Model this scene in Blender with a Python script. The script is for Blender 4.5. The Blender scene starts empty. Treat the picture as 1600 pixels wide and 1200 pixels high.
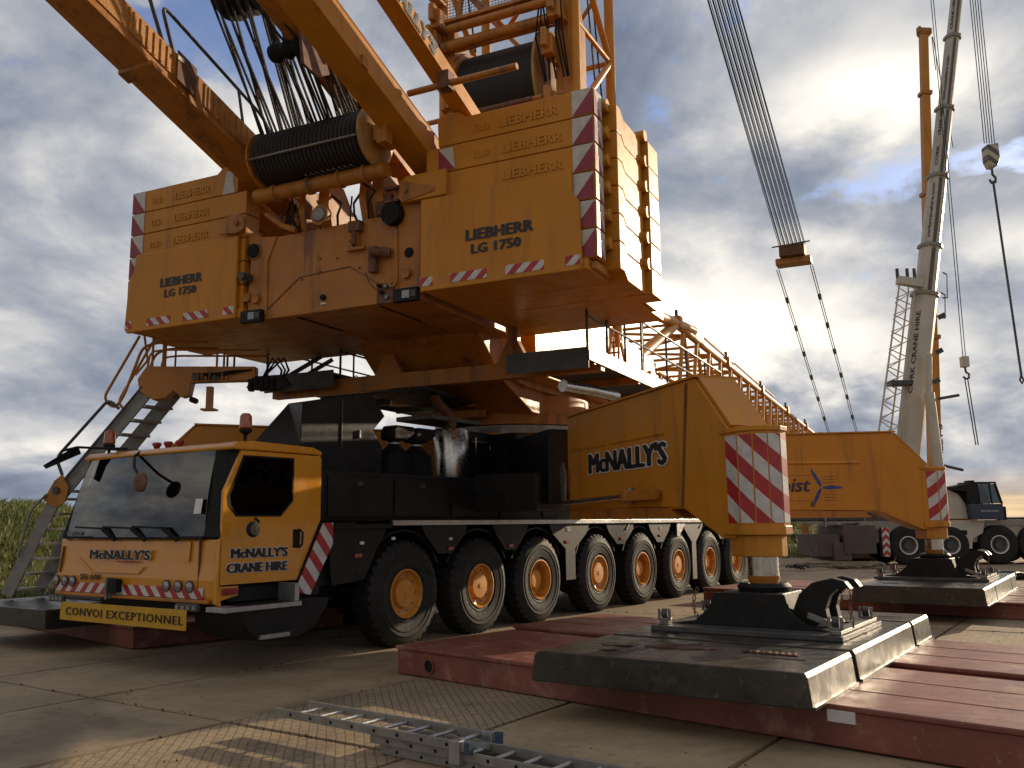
import bpy, bmesh, math, random
from mathutils import Vector, Matrix
R = math.radians
random.seed(7)
scn = bpy.context.scene
COL = scn.collection

# ------------------------------------------------------------------ camera
cam_d = bpy.data.cameras.new('camera')
cam = bpy.data.objects.new('camera', cam_d)
COL.objects.link(cam)
cam_d.sensor_fit = 'HORIZONTAL'
cam_d.sensor_width = 36.0
cam_d.lens = 36.0 * 1390.0 / 1600.0
cam_d.clip_start = 0.1
cam_d.clip_end = 6000.0
_p, _r = R(8.9), R(-0.55)
_rt = Vector((1, 0, 0)); _up = Vector((0, -math.sin(_p), math.cos(_p))); _fw = Vector((0, math.cos(_p), math.sin(_p)))
_rt2 = _rt * math.cos(_r) + _up * math.sin(_r)
_up2 = _up * math.cos(_r) - _rt * math.sin(_r)
cam.matrix_world = Matrix((( _rt2.x, _up2.x, -_fw.x, 0), (_rt2.y, _up2.y, -_fw.y, 0), (_rt2.z, _up2.z, -_fw.z, 1.75), (0, 0, 0, 1)))
scn.camera = cam

# ------------------------------------------------------------------ light and exposure
SUN_AZ, SUN_EL = 47.5, 13.5
sun_d = bpy.data.lights.new('sun', 'SUN')
sun_d.energy = 4.6
sun_d.angle = R(0.6)
sun_d.color = (1.0, 0.80, 0.55)
sun = bpy.data.objects.new('sun', sun_d)
COL.objects.link(sun)
sdir = Vector((math.sin(R(SUN_AZ)) * math.cos(R(SUN_EL)), math.cos(R(SUN_AZ)) * math.cos(R(SUN_EL)), math.sin(R(SUN_EL))))
sun.rotation_euler = sdir.to_track_quat('Z', 'Y').to_euler()
sun.location = sdir * 60
scn.view_settings.view_transform = 'Standard'
scn.view_settings.look = 'None'
scn.view_settings.exposure = 0.18
scn.view_settings.gamma = 1.0
scn.view_settings.use_curve_mapping = False


class NG:
    """small helper for node graphs"""
    def __init__(s, tree):
        s.t = tree; s.n = tree.nodes; s.l = tree.links

    def node(s, typ, **kw):
        n = s.n.new(typ)
        for k, v in kw.items():
            setattr(n, k, v)
        return n

    def put(s, sock, v):
        if v is None:
            return
        if isinstance(v, bpy.types.NodeSocket):
            s.l.new(v, sock)
        else:
            if sock.type == 'RGBA' and not isinstance(v, (int, float)) and len(v) == 3:
                v = (*v, 1)
            sock.default_value = v

    def m(s, op, a, b=None, c=None, clamp=False):
        n = s.node('ShaderNodeMath', operation=op, use_clamp=clamp)
        s.put(n.inputs[0], a); s.put(n.inputs[1], b); s.put(n.inputs[2], c)
        return n.outputs[0]

    def v(s, op, a, b=None):
        n = s.node('ShaderNodeVectorMath', operation=op)
        s.put(n.inputs[0], a)
        if op == 'SCALE':
            s.put(n.inputs[3], b)
        else:
            s.put(n.inputs[1], b)
        return n.outputs['Value'] if op in ('DOT_PRODUCT', 'LENGTH') else n.outputs[0]

    def noise(s, vec, scale, detail=4, rough=0.55, dist=0.0):
        n = s.node('ShaderNodeTexNoise')
        s.put(n.inputs['Vector'], vec)
        n.inputs['Scale'].default_value = scale
        n.inputs['Detail'].default_value = detail
        n.inputs['Roughness'].default_value = rough
        n.inputs['Distortion'].default_value = dist
        return n.outputs[0]

    def mix(s, f, a, b, typ='MIX'):
        n = s.node('ShaderNodeMix', data_type='RGBA', blend_type=typ)
        s.put(n.inputs[0], f); s.put(n.inputs[6], a); s.put(n.inputs[7], b)
        return n.outputs[2]

    def ramp(s, f, lo, hi, a=0.0, b=1.0, smooth=True):
        n = s.node('ShaderNodeMapRange', interpolation_type='SMOOTHSTEP' if smooth else 'LINEAR')
        s.put(n.inputs[0], f)
        for i, x in enumerate((lo, hi, a, b)):
            n.inputs[i + 1].default_value = x
        return n.outputs[0]


# ------------------------------------------------------------------ sky
world = bpy.data.worlds.new('World')
scn.world = world
world.use_nodes = True
wt = world.node_tree
wt.nodes.clear()
g = NG(wt)
tc = g.node('ShaderNodeTexCoord')
sep = g.node('ShaderNodeSeparateXYZ'); g.put(sep.inputs[0], tc.outputs['Generated'])
X, Y, Z = sep.outputs
sky = g.node('ShaderNodeTexSky', sky_type='NISHITA')
sky.sun_disc = False
sky.sun_elevation = R(SUN_EL)
sky.sun_rotation = R(SUN_AZ)
blue = g.v('SCALE', sky.outputs[0], 0.12)
blue = g.mix(1.0, blue, (0.75, 0.9, 1.35), 'MULTIPLY')
Zc = g.m('MAXIMUM', Z, 0.0)
AZ = g.m('MULTIPLY', g.m('ARCTAN2', X, Y), 57.2958)
EL = g.m('MULTIPLY', g.m('ARCSINE', Z), 57.2958)
den = g.m('ADD', Zc, 0.42)
cx = g.m('DIVIDE', X, den); cy = g.m('DIVIDE', Y, den)
comb = g.node('ShaderNodeCombineXYZ')
g.put(comb.inputs[0], cx); g.put(comb.inputs[1], cy); comb.inputs[2].default_value = 3.7
cloudp = comb.outputs[0]
warp = g.node('ShaderNodeTexNoise'); g.put(warp.inputs['Vector'], cloudp)
warp.inputs['Scale'].default_value = 1.3; warp.inputs['Detail'].default_value = 3
wv = g.v('SCALE', g.v('SUBTRACT', warp.outputs[1], (0.5, 0.5, 0.5)), 0.32)
cp2 = g.v('ADD', cloudp, wv)
n1 = g.noise(cp2, 2.0, 8, 0.53)
n2 = g.noise(g.v('ADD', cp2, (7.3, 2.1, 5.0)), 5.6, 8, 0.58)
n3 = g.noise(g.v('ADD', cp2, (1.3, 9.1, 2.0)), 3.8, 7, 0.54)
# large bright and dark cloud masses seen in the sky: azimuth, elevation (deg), spread, amount
def mass(items, n_amp=7.0):
    tot = None
    jit = g.m('MULTIPLY', g.m('SUBTRACT', n3, 0.5), n_amp)
    jit2 = g.m('MULTIPLY', g.m('SUBTRACT', n2, 0.5), n_amp)
    a2 = g.m('ADD', AZ, jit); e2 = g.m('ADD', EL, g.m('MULTIPLY', jit2, 0.6))
    for a, e, sa, se, amt in items:
        da = g.m('MULTIPLY', g.m('SUBTRACT', a2, a), 1.0 / sa)
        de = g.m('MULTIPLY', g.m('SUBTRACT', e2, e), 1.0 / se)
        q = g.m('ADD', g.m('MULTIPLY', da, da), g.m('MULTIPLY', de, de))
        ex = g.m('MULTIPLY', g.m('EXPONENT', g.m('MULTIPLY', q, -1.0)), amt)
        tot = ex if tot is None else g.m('ADD', tot, ex)
    return tot
bright = mass([(22, 25, 7, 2.6, 0.75), (13.5, 11, 9, 2.8, 0.75), (-32, 26, 6, 5, 0.28), (-14, 21, 9, 8, 0.18), (-10, 10.5, 11, 3.0, 0.42), (25, 9.5, 6, 2.2, 0.35),
               (-24, 14.5, 12, 3.0, 0.08), (30, 15, 5, 2.0, 0.3), (44, 13, 9, 5, 1.1), (8.5, 11.5, 4.5, 3.0, 0.75), (-33, 5.0, 9, 0.8, 0.22), (10, 18, 6, 2, 0.12),
               (24, 4.3, 14, 2.6, -0.22), (16, 22, 6, 3, -0.13), (6, 27, 6, 5, -0.15), (-20, 30, 9, 3, -0.10), (-32, 2.0, 10, 1.6, -0.14), (16, 15.5, 7, 2.0, -0.10), (-26, 19, 5, 2, -0.12)])
base = g.m('ADD', g.m('MULTIPLY', g.m('SUBTRACT', n1, 0.5), 1.85), 0.49)
base = g.m('ADD', base, g.m('MULTIPLY', g.m('SUBTRACT', n2, 0.5), 1.25))
val = g.m('ADD', base, bright)
# cloud colour from its brightness
cr = g.node('ShaderNodeValToRGB')
g.put(cr.inputs[0], g.m('MULTIPLY', val, 0.84, clamp=True))
el = cr.color_ramp.elements
el[0].position = 0.0; el[0].color = (0.160, 0.190, 0.255, 1)
el[1].position = 1.0; el[1].color = (1.20, 1.10, 0.93, 1)
for pos, c in ((0.20, (0.240, 0.275, 0.345)), (0.38, (0.375, 0.395, 0.440)), (0.58, (0.62, 0.61, 0.60)), (0.80, (0.90, 0.86, 0.78))):
    e = el.new(pos); e.color = (*c, 1)
gap = g.ramp(n3, 0.56, 0.62)
gap = g.m('MULTIPLY', gap, g.ramp(EL, 12.0, 17.0))
gap = g.m('MULTIPLY', gap, g.ramp(val, 0.75, 0.45))
skyc = g.mix(g.m('MULTIPLY', gap, 0.75), cr.outputs[0], blue)
# warm strip at the horizon on the sun's side
warm = g.m('MULTIPLY', g.ramp(EL, 3.2, 0.6), g.ramp(AZ, 20.0, 27.0))
warm = g.m('MULTIPLY', warm, g.ramp(AZ, 110.0, 60.0))
stre = g.noise(g.v('MULTIPLY', tc.outputs['Generated'], (4, 4, 90)), 1.0, 3, 0.5)
warmc = g.mix(g.ramp(stre, 0.35, 0.65), (0.50, 0.36, 0.24), (0.95, 0.66, 0.33))
skyc = g.mix(g.m('MULTIPLY', warm, 0.85), skyc, warmc)
# cloud banks opposite the low sun are lit from the front
toward = g.v('DOT_PRODUCT', tc.outputs['Generated'], tuple(sdir))
front = g.ramp(toward, 0.3, -0.6, 1.0, 0.82)
skyc = g.v('SCALE', skyc, front)
skyc = g.mix(g.ramp(toward, 0.2, -0.7), skyc, g.mix(1.0, skyc, (1.06, 0.99, 0.90), 'MULTIPLY'))
# glare beside the counterweights, painted into the sky as a bright spot
da = g.m('MULTIPLY', g.m('SUBTRACT', AZ, 9.0), 1 / 1.8); de = g.m('MULTIPLY', g.m('SUBTRACT', EL, 13.0), 1 / 1.4)
glow = g.m('MULTIPLY', g.m('EXPONENT', g.m('MULTIPLY', g.m('ADD', g.m('MULTIPLY', da, da), g.m('MULTIPLY', de, de)), -1.0)), 2.6)
gc = g.node('ShaderNodeCombineXYZ')
for i_, k_ in enumerate((1.0, 0.92, 0.72)): g.put(gc.inputs[i_], g.m('MULTIPLY', glow, k_))
skyc = g.v('ADD', skyc, gc.outputs[0])
bg = g.node('ShaderNodeBackground'); g.put(bg.inputs[0], skyc); bg.inputs[1].default_value = 1.0
wo = g.node('ShaderNodeOutputWorld'); g.l.new(bg.outputs[0], wo.inputs[0])

# ------------------------------------------------------------------ frames: u along, v to the left of it, w up
def frame(x, y, az, z=0.0):
    a = R(az)
    return Matrix(((math.sin(a), -math.cos(a), 0, x), (math.cos(a), math.sin(a), 0, y), (0, 0, 1, z), (0, 0, 0, 1)))

PX, PY = -1.554, 13.318
FC = frame(PX, PY, 34.2)            # carrier: origin on the ground at the first wheel's outer face
FS = frame(0.09, 18.49, 25.8)       # superstructure: origin below the slewing centre
FM = frame(PX, PY, 43.5)            # red mats
WM = {}

# ------------------------------------------------------------------ materials
MATS = {}
def mat(name, col, rough=0.5, metal=0.0, var=0.15, scale=3.0, bump=0.0, bscale=60.0, coat=0.0, dirt=None, dirt_amt=0.0, streak=False, emit=None, spec=0.5, scratch=None, pscale=None):
    if name in MATS:
        return MATS[name]
    m = bpy.data.materials.new(name); m.use_nodes = True
    t = m.node_tree; t.nodes.clear(); q = NG(t)
    tc = q.node('ShaderNodeTexCoord'); P = tc.outputs['Object']
    bs = q.node('ShaderNodeBsdfPrincipled'); out = q.node('ShaderNodeOutputMaterial'); q.l.new(bs.outputs[0], out.inputs[0])
    n = q.noise(P, scale, 6, 0.6)
    c = q.mix(q.ramp(n, 0.3, 0.7), tuple(x * (1 - var) for x in col), tuple(min(1, x * (1 + var)) for x in col))
    if dirt:
        dv = q.v('MULTIPLY', P, (1.0, 1.0, 0.16)) if streak else P
        dn = q.noise(dv, scale * 2.2, 6, 0.65, 0.4)
        c = q.mix(q.m('MULTIPLY', q.ramp(dn, 0.5, 0.72), dirt_amt), c, dirt)
        d2 = q.noise(P, 23.0, 3, 0.7)
        c = q.mix(q.m('MULTIPLY', q.ramp(d2, 0.63, 0.72), dirt_amt * 0.8), c, dirt)
        if streak:
            d3 = q.noise(q.v('MULTIPLY', P, (7.0, 7.0, 0.5)), 1.0, 5, 0.7)
            d4 = q.noise(P, 0.9, 3, 0.5)
            c = q.mix(q.m('MULTIPLY', q.m('MULTIPLY', q.ramp(d3, 0.54, 0.70), q.ramp(d4, 0.42, 0.60)), 0.55), c, dirt)
    if scratch:
        sn = q.noise(q.v('MULTIPLY', P, (2.0, 14.0, 6.0)), 1.6, 5, 0.7, 0.8)
        c = q.mix(q.m('MULTIPLY', q.ramp(sn, 0.62, 0.68), 0.6), c, scratch)
        sn = q.noise(q.v('MULTIPLY', P, (15.0, 2.0, 6.0)), 1.3, 5, 0.7, 0.8)
        c = q.mix(q.m('MULTIPLY', q.ramp(sn, 0.64, 0.70), 0.6), c, scratch)
    q.put(bs.inputs['Base Color'], c)
    rn = q.noise(P, scale * 4, 5, 0.6)
    q.put(bs.inputs['Roughness'], q.ramp(rn, 0.25, 0.75, max(0.03, rough - 0.10), min(1, rough + 0.12)))
    bs.inputs['Metallic'].default_value = metal
    bs.inputs['Specular IOR Level'].default_value = spec
    bs.inputs['Coat Weight'].default_value = coat
    bs.inputs['Coat Roughness'].default_value = 0.15
    if bump:
        b = q.node('ShaderNodeBump'); b.inputs['Strength'].default_value = bump; b.inputs['Distance'].default_value = 0.01
        q.put(b.inputs['Height'], q.m('ADD', q.noise(P, bscale, 4, 0.6), q.m('MULTIPLY', q.noise(P, 1.7, 2, 0.5), 3.0)) if 'yellow' in name else q.noise(P, bscale, 4, 0.6)); q.l.new(b.outputs[0], bs.inputs['Normal'])
    if emit:
        q.put(bs.inputs['Emission Color'], emit); bs.inputs['Emission Strength'].default_value = 1
    MATS[name] = m
    return m

YEL = mat('yellow paint', (0.54, 0.214, 0.014), 0.44, var=0.07, scale=1.3, bump=0.06, bscale=7, dirt=(0.22, 0.10, 0.03), dirt_amt=0.42, streak=True, spec=0.35)
YEL2 = mat('worn yellow paint', (0.42, 0.155, 0.015), 0.48, var=0.14, scale=1.7, bump=0.10, bscale=16, dirt=(0.11, 0.048, 0.022), dirt_amt=0.8, streak=True)
CABY = mat('cab paint', (0.62, 0.250, 0.016), 0.25, var=0.03, scale=1.0, coat=0.5, dirt=(0.30, 0.16, 0.05), dirt_amt=0.12)
LBLK = mat('black paint', (0.011, 0.0105, 0.010), 0.55, var=0.3, scale=3, bump=0.05, dirt=(0.032, 0.027, 0.022), dirt_amt=0.4, spec=0.25)
DKG = mat('dark grey metal', (0.055, 0.055, 0.052), 0.5, var=0.25, scale=4, dirt=(0.12, 0.10, 0.08), dirt_amt=0.4)
SIL = mat('bare aluminium', (0.42, 0.42, 0.42), 0.38, metal=0.85, var=0.12, scale=6, bump=0.1, dirt=(0.2, 0.18, 0.16), dirt_amt=0.4)
LAD = mat('ladder aluminium', (0.25, 0.235, 0.21), 0.5, metal=0.25, var=0.15, scale=8, bump=0.1, dirt=(0.16, 0.14, 0.12), dirt_amt=0.5)
TYR = mat('tyre rubber', (0.017, 0.016, 0.015), 0.72, var=0.3, scale=5, bump=0.25, bscale=90, dirt=(0.040, 0.034, 0.027), dirt_amt=0.5, spec=0.3)
RIM = mat('rim paint', (0.56, 0.22, 0.016), 0.45, var=0.10, scale=7, dirt=(0.14, 0.07, 0.03), dirt_amt=0.6)
REDM = mat('red mat paint', (0.215, 0.066, 0.046), 0.5, var=0.2, scale=1.1, bump=0.25, bscale=14, dirt=(0.36, 0.20, 0.14), dirt_amt=0.85, scratch=(0.40, 0.22, 0.16))
GRYM = mat('scuffed grey steel', (0.043, 0.039, 0.031), 0.36, metal=0.35, var=0.25, scale=1.6, bump=0.3, bscale=18, dirt=(0.105, 0.086, 0.055), dirt_amt=0.6, scratch=(0.19, 0.175, 0.145))
CHR = mat('chrome', (0.55, 0.53, 0.49), 0.26, metal=1.0, var=0.1, scale=5)
STL = mat('weathered steel', (0.25, 0.235, 0.21), 0.4, metal=0.6, var=0.25, scale=5, dirt=(0.12, 0.075, 0.045), dirt_amt=0.6)
ROPE = mat('black wire rope', (0.024, 0.019, 0.015), 0.5, var=0.3, scale=30, bump=0.5, bscale=200)
RUST = mat('rusty steel', (0.14, 0.06, 0.03), 0.7, var=0.4, scale=9, bump=0.4, bscale=50)
RUB = mat('black rubber', (0.012, 0.012, 0.012), 0.7, var=0.2, spec=0.2)
TXT = mat('black lettering', (0.012, 0.012, 0.014), 0.4, var=0.1)
TXW = mat('white lettering', (0.62, 0.60, 0.56), 0.45, var=0.08)
WHT = mat('cream crane paint', (0.50, 0.46, 0.38), 0.42, var=0.10, scale=1.0, dirt=(0.26, 0.22, 0.17), dirt_amt=0.4, streak=True)
WHS = mat('white sheet', (0.70, 0.68, 0.64), 0.5, var=0.08)
NAVY = mat('dark blue paint', (0.015, 0.022, 0.055), 0.3, var=0.1, coat=0.3)
TREAD = mat('yellow tread plate', (0.50, 0.20, 0.022), 0.5, var=0.2, scale=6, bump=0.5, bscale=90, dirt=(0.14, 0.07, 0.03), dirt_amt=0.6)
ORL = mat('orange lamp plastic', (0.32, 0.070, 0.012), 0.2, var=0.05, coat=0.5)
REDL = mat('red lamp plastic', (0.25, 0.014, 0.012), 0.25, var=0.05, coat=0.5)
LENS = mat('lamp lens', (0.28, 0.29, 0.30), 0.15, metal=0.5, var=0.2, scale=25)
SIGNY = mat('yellow sign', (0.55, 0.30, 0.01), 0.5, var=0.08, scale=5, dirt=(0.25, 0.15, 0.04), dirt_amt=0.4)
DECKG = mat('grey grating', (0.10, 0.10, 0.095), 0.55, metal=0.4, var=0.2, scale=6, bump=0.6, bscale=60)
LOGOB = mat('blue logo', (0.02, 0.05, 0.22), 0.4, var=0.05)
TXR = mat('red lettering', (0.35, 0.06, 0.04), 0.4, var=0.05)
BROWN = mat('brown panels', (0.09, 0.062, 0.045), 0.6, var=0.2, scale=3)

def hazard(name, d, period, off=0.0, white=(0.62, 0.60, 0.56), red=(0.42, 0.022, 0.025), chev=None):
    if name in MATS:
        return MATS[name]
    m = bpy.data.materials.new(name); m.use_nodes = True
    t = m.node_tree; t.nodes.clear(); q = NG(t)
    tc = q.node('ShaderNodeTexCoord'); P = tc.outputs['Object']
    bs = q.node('ShaderNodeBsdfPrincipled'); out = q.node('ShaderNodeOutputMaterial'); q.l.new(bs.outputs[0], out.inputs[0])
    s = q.v('DOT_PRODUCT', P, d)
    if chev is not None:
        sp = q.node('ShaderNodeSeparateXYZ'); q.put(sp.inputs[0], P)
        s = q.m('ADD', s, q.m('MULTIPLY', q.m('ABSOLUTE', q.m('SUBTRACT', sp.outputs[chev[0]], chev[1])), chev[2]))
    f = q.m('FRACT', q.m('ADD', q.m('DIVIDE', s, period), off + 50.0))
    f = q.m('GREATER_THAN', f, 0.5)
    n = q.noise(P, 9, 5, 0.65)
    w = q.mix(q.ramp(n, 0.3, 0.75), white, tuple(x * 0.72 for x in white))
    r = q.mix(q.ramp(n, 0.3, 0.75), red, tuple(x * 0.75 for x in red))
    q.put(bs.inputs['Base Color'], q.mix(f, w, r))
    bs.inputs['Roughness'].default_value = 0.38
    MATS[name] = m
    return m

def glass(name, col=(0.02, 0.03, 0.035), rough=0.03, k=1.3, k0=0.03):
    m = bpy.data.materials.new(name); m.use_nodes = True
    t = m.node_tree; t.nodes.clear(); q = NG(t)
    out = q.node('ShaderNodeOutputMaterial')
    tr = q.node('ShaderNodeBsdfTransparent'); tr.inputs[0].default_value = (*col, 1)
    gl = q.node('ShaderNodeBsdfGlossy'); gl.inputs['Roughness'].default_value = rough; gl.inputs[0].default_value = (1, 1, 1, 1)
    fr = q.node('ShaderNodeFresnel'); fr.inputs[0].default_value = 1.5
    mx = q.node('ShaderNodeMixShader')
    q.put(mx.inputs[0], q.m('ADD', q.m('MULTIPLY', fr.outputs[0], k), k0, clamp=True))
    q.l.new(tr.outputs[0], mx.inputs[1]); q.l.new(gl.outputs[0], mx.inputs[2]); q.l.new(mx.outputs[0], out.inputs[0])
    MATS[name] = m
    return m
GLS = glass('tinted windscreen glass', (0.11, 0.18, 0.20), k=1.6, k0=0.03)
GLD = glass('dark side glass', (0.05, 0.055, 0.055), k=0.30, k0=0.0)

# ------------------------------------------------------------------ mesh building
class MB:
    def __init__(s):
        s.v = []; s.f = []

    def add(s, vs, fs):
        o = len(s.v); s.v += [tuple(x) for x in vs]; s.f += [tuple(i + o for i in f) for f in fs]
        return s

    def box(s, u0, u1, v0, v1, w0, w1):
        if u0 > u1: u0, u1 = u1, u0
        if v0 > v1: v0, v1 = v1, v0
        vs = [(u, v, w) for w in (w0, w1) for v in (v0, v1) for u in (u0, u1)]
        return s.add(vs, [(0, 2, 3, 1), (4, 5, 7, 6), (0, 1, 5, 4), (2, 6, 7, 3), (0, 4, 6, 2), (1, 3, 7, 5)])

    def prism(s, poly, ax, a0, a1):
        """poly: 2-D points in the two other axes (in u,v,w order), swept from a0 to a1 along ax"""
        if a0 > a1: a0, a1 = a1, a0
        def P(p, a):
            return {'u': (a, p[0], p[1]), 'v': (p[0], a, p[1]), 'w': (p[0], p[1], a)}[ax]
        ar = sum(poly[i][0] * poly[(i + 1) % len(poly)][1] - poly[(i + 1) % len(poly)][0] * poly[i][1] for i in range(len(poly)))
        ccw = ar > 0
        if ax == 'v': ccw = not ccw
        pl = poly if ccw else poly[::-1]
        n = len(pl)
        vs = [P(p, a0) for p in pl] + [P(p, a1) for p in pl]
        fs = [tuple(range(n - 1, -1, -1)), tuple(range(n, 2 * n))] + [(i, (i + 1) % n, n + (i + 1) % n, n + i) for i in range(n)]
        return s.add(vs, fs)

    def tube(s, p0, p1, r, n=8, r1=None, cap=True):
        p0 = Vector(p0); p1 = Vector(p1); d = (p1 - p0)
        if d.length < 1e-6: return s
        z = d.normalized(); x = z.orthogonal().normalized(); y = z.cross(x)
        r1 = r if r1 is None else r1
        vs = []
        for p, rr in ((p0, r), (p1, r1)):
            for i in range(n):
                a = 2 * math.pi * i / n
                vs.append(p + x * math.cos(a) * rr + y * math.sin(a) * rr)
        fs = [(i, (i + 1) % n, n + (i + 1) % n, n + i) for i in range(n)]
        if cap: fs += [tuple(range(n - 1, -1, -1)), tuple(range(n, 2 * n))]
        return s.add(vs, fs)

    def path(s, pts, r, n=6):
        """continuous tube through the points"""
        pts = [Vector(p) for p in pts]
        o = len(s.v); up = None
        for k, p in enumerate(pts):
            if k == 0: d = pts[1] - p
            elif k == len(pts) - 1: d = p - pts[k - 1]
            else: d = (pts[k + 1] - p).normalized() + (p - pts[k - 1]).normalized()
            d = d.normalized() if d.length > 1e-9 else Vector((0, 0, 1))
            if up is None: up = d.orthogonal().normalized()
            up = (up - d * up.dot(d)); up = up.normalized() if up.length > 1e-6 else d.orthogonal().normalized()
            y = d.cross(up)
            for i in range(n):
                a = 2 * math.pi * i / n
                s.v.append(tuple(p + up * math.cos(a) * r + y * math.sin(a) * r))
        for k in range(len(pts) - 1):
            for i in range(n):
                s.f.append((o + k * n + i, o + k * n + (i + 1) % n, o + (k + 1) * n + (i + 1) % n, o + (k + 1) * n + i))
        s.f.append(tuple(o + i for i in range(n - 1, -1, -1)))
        s.f.append(tuple(o + (len(pts) - 1) * n + i for i in range(n)))
        return s

    def beam(s, p0, p1, wd, ht, up=(0, 0, 1)):
        """rectangular bar; wd across, ht along the given up"""
        p0 = Vector(p0); p1 = Vector(p1); z = (p1 - p0).normalized(); up = Vector(up)
        x = z.cross(up)
        x = x.normalized() if x.length > 1e-6 else z.orthogonal().normalized()
        y = x.cross(z)
        vs = [p + x * a * wd / 2 + y * b * ht / 2 for p in (p0, p1) for b in (-1, 1) for a in (-1, 1)]
        return s.add(vs, [(0, 1, 3, 2), (4, 6, 7, 5), (0, 4, 5, 1), (2, 3, 7, 6), (0, 2, 6, 4), (1, 5, 7, 3)])

    def lathe(s, prof, c, axis='v', n=32, close=True):
        """prof: (radius, position along axis)"""
        o = len(s.v); m = len(prof)
        for i in range(n):
            a = 2 * math.pi * i / n
            ca, sa = math.cos(a), math.sin(a)
            for r, t in prof:
                q = {'v': (r * ca, t, r * sa), 'u': (t, r * ca, r * sa), 'w': (r * ca, r * sa, t)}[axis]
                s.v.append((q[0] + c[0], q[1] + c[1], q[2] + c[2]))
        for i in range(n):
            for j in range(m - 1):
                a, b = o + i * m + j, o + ((i + 1) % n) * m + j
                s.f.append((a, b, b + 1, a + 1))
        return s

    def mesh(s, name):
        me = bpy.data.meshes.new(name)
        me.from_pydata(s.v, [], s.f)
        bm = bmesh.new(); bm.from_mesh(me)
        bmesh.ops.recalc_face_normals(bm, faces=bm.faces)
        bm.to_mesh(me); bm.free()
        return me

def place(o, parent=None, M=None):
    COL.objects.link(o)
    M = M if M is not None else Matrix.Identity(4)
    WM[o.name] = M
    if parent is not None:
        o.parent = parent
        o.matrix_local = WM[parent.name].inverted() @ M
    else:
        o.matrix_world = M
    return o

def obj(name, mb, m, parent=None, M=None, bevel=0.0, smooth=False, label=None, kind=None):
    me = mb.mesh(name) if isinstance(mb, MB) else mb
    if m is not None and len(me.materials) == 0:
        me.materials.append(m)
    o = bpy.data.objects.new(name, me)
    place(o, parent, M)
    if smooth:
        for p in me.polygons: p.use_smooth = True
        me.set_sharp_from_angle(angle=R(38))
    if bevel:
        b = o.modifiers.new('bevel', 'BEVEL'); b.width = bevel; b.segments = 2; b.limit_method = 'ANGLE'; b.angle_limit = R(30)
        b.harden_normals = False
    if label: o['label'] = label
    if kind: o['kind'] = kind
    return o

def empty(name, parent=None, M=None, label=None, cat=None, group=None):
    o = bpy.data.objects.new(name, None)
    o.empty_display_size = 0.2
    place(o, parent, M)
    return tag(o, label, cat, group)

def tag(o, label=None, cat=None, group=None, kind=None):
    if label: o['label'] = label
    if cat: o['category'] = cat
    if group: o['group'] = group
    if kind: o['kind'] = kind
    return o

def text(s, m, parent, M, origin, xd, yd, size, sx=1.0, bold=0.0, ext=0.002, shear=0.0, spacing=1.0, name='lettering', outline=None):
    """flat lettering; xd = reading direction, yd = up on the surface; strokes are thickened by stacking shifted copies"""
    cu = bpy.data.curves.new(name, 'FONT')
    cu.body = s; cu.size = size; cu.extrude = ext; cu.shear = shear
    cu.space_character = spacing; cu.align_x = 'LEFT'; cu.resolution_u = 2
    to = bpy.data.objects.new('tmp', cu)
    COL.objects.link(to)
    dg = bpy.context.evaluated_depsgraph_get()
    base = bpy.data.meshes.new_from_object(to.evaluated_get(dg))
    bpy.data.objects.remove(to)
    bpy.data.curves.remove(cu)
    bv = [v.co.copy() for v in base.vertices]; bf = [tuple(p.vertices) for p in base.polygons]
    bpy.data.meshes.remove(base)
    x = Vector(xd).normalized(); y = Vector(yd).normalized(); z = x.cross(y).normalized(); y = z.cross(x)
    def one(mm, shifts, lift):
        q = MB()
        for k, (dx, dy) in enumerate(shifts):
            q.add([Vector(origin) + x * (c.x * sx + dx) + y * (c.y + dy) + z * (c.z + lift + k * 0.00015) for c in bv], bf)
        me = bpy.data.meshes.new(name); me.from_pydata(q.v, [], q.f); me.materials.append(mm)
        return obj(name, me, None, parent, M)
    B = bold * 1.7
    bs_ = [(0, 0)] if B <= 0 else [(-B, 0), (-B * 0.4, B * 0.25), (B * 0.4, -B * 0.25), (B, 0), (0, B * 0.3), (0, -B * 0.3)]
    if outline is not None:
        o_ = outline[1] * 1.0
        one(outline[0], [(dx + o_ * cx_, dy + o_ * cy_) for dx, dy in ((-B, 0), (B, 0), (0, 0)) for cx_, cy_ in ((1, 0), (-1, 0), (0, 1), (0, -1), (0.7, 0.7), (-0.7, 0.7), (0.7, -0.7), (-0.7, -0.7))], 0.002 + ext)
        return one(m, bs_, 0.008 + ext)
    return one(m, bs_, 0.003 + ext)

# ================================================================== GROUND
def ground_mat():
    m = bpy.data.materials.new('sandy ground'); m.use_nodes = True
    t = m.node_tree; t.nodes.clear(); q = NG(t)
    P = q.node('ShaderNodeTexCoord').outputs['Object']
    bs = q.node('ShaderNodeBsdfPrincipled'); out = q.node('ShaderNodeOutputMaterial'); q.l.new(bs.outputs[0], out.inputs[0])
    n = q.noise(P, 0.12, 8, 0.6); n2 = q.noise(P, 1.5, 6, 0.65)
    c = q.mix(q.ramp(n, 0.35, 0.65), (0.21, 0.175, 0.12), (0.13, 0.13, 0.06))
    c = q.mix(q.ramp(n2, 0.45, 0.7), c, (0.10, 0.085, 0.055))
    q.put(bs.inputs['Base Color'], c); bs.inputs['Roughness'].default_value = 0.95
    b = q.node('ShaderNodeBump'); b.inputs['Strength'].default_value = 0.6; b.inputs['Distance'].default_value = 0.05
    q.put(b.inputs['Height'], n2); q.l.new(b.outputs[0], bs.inputs['Normal'])
    return m

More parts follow.
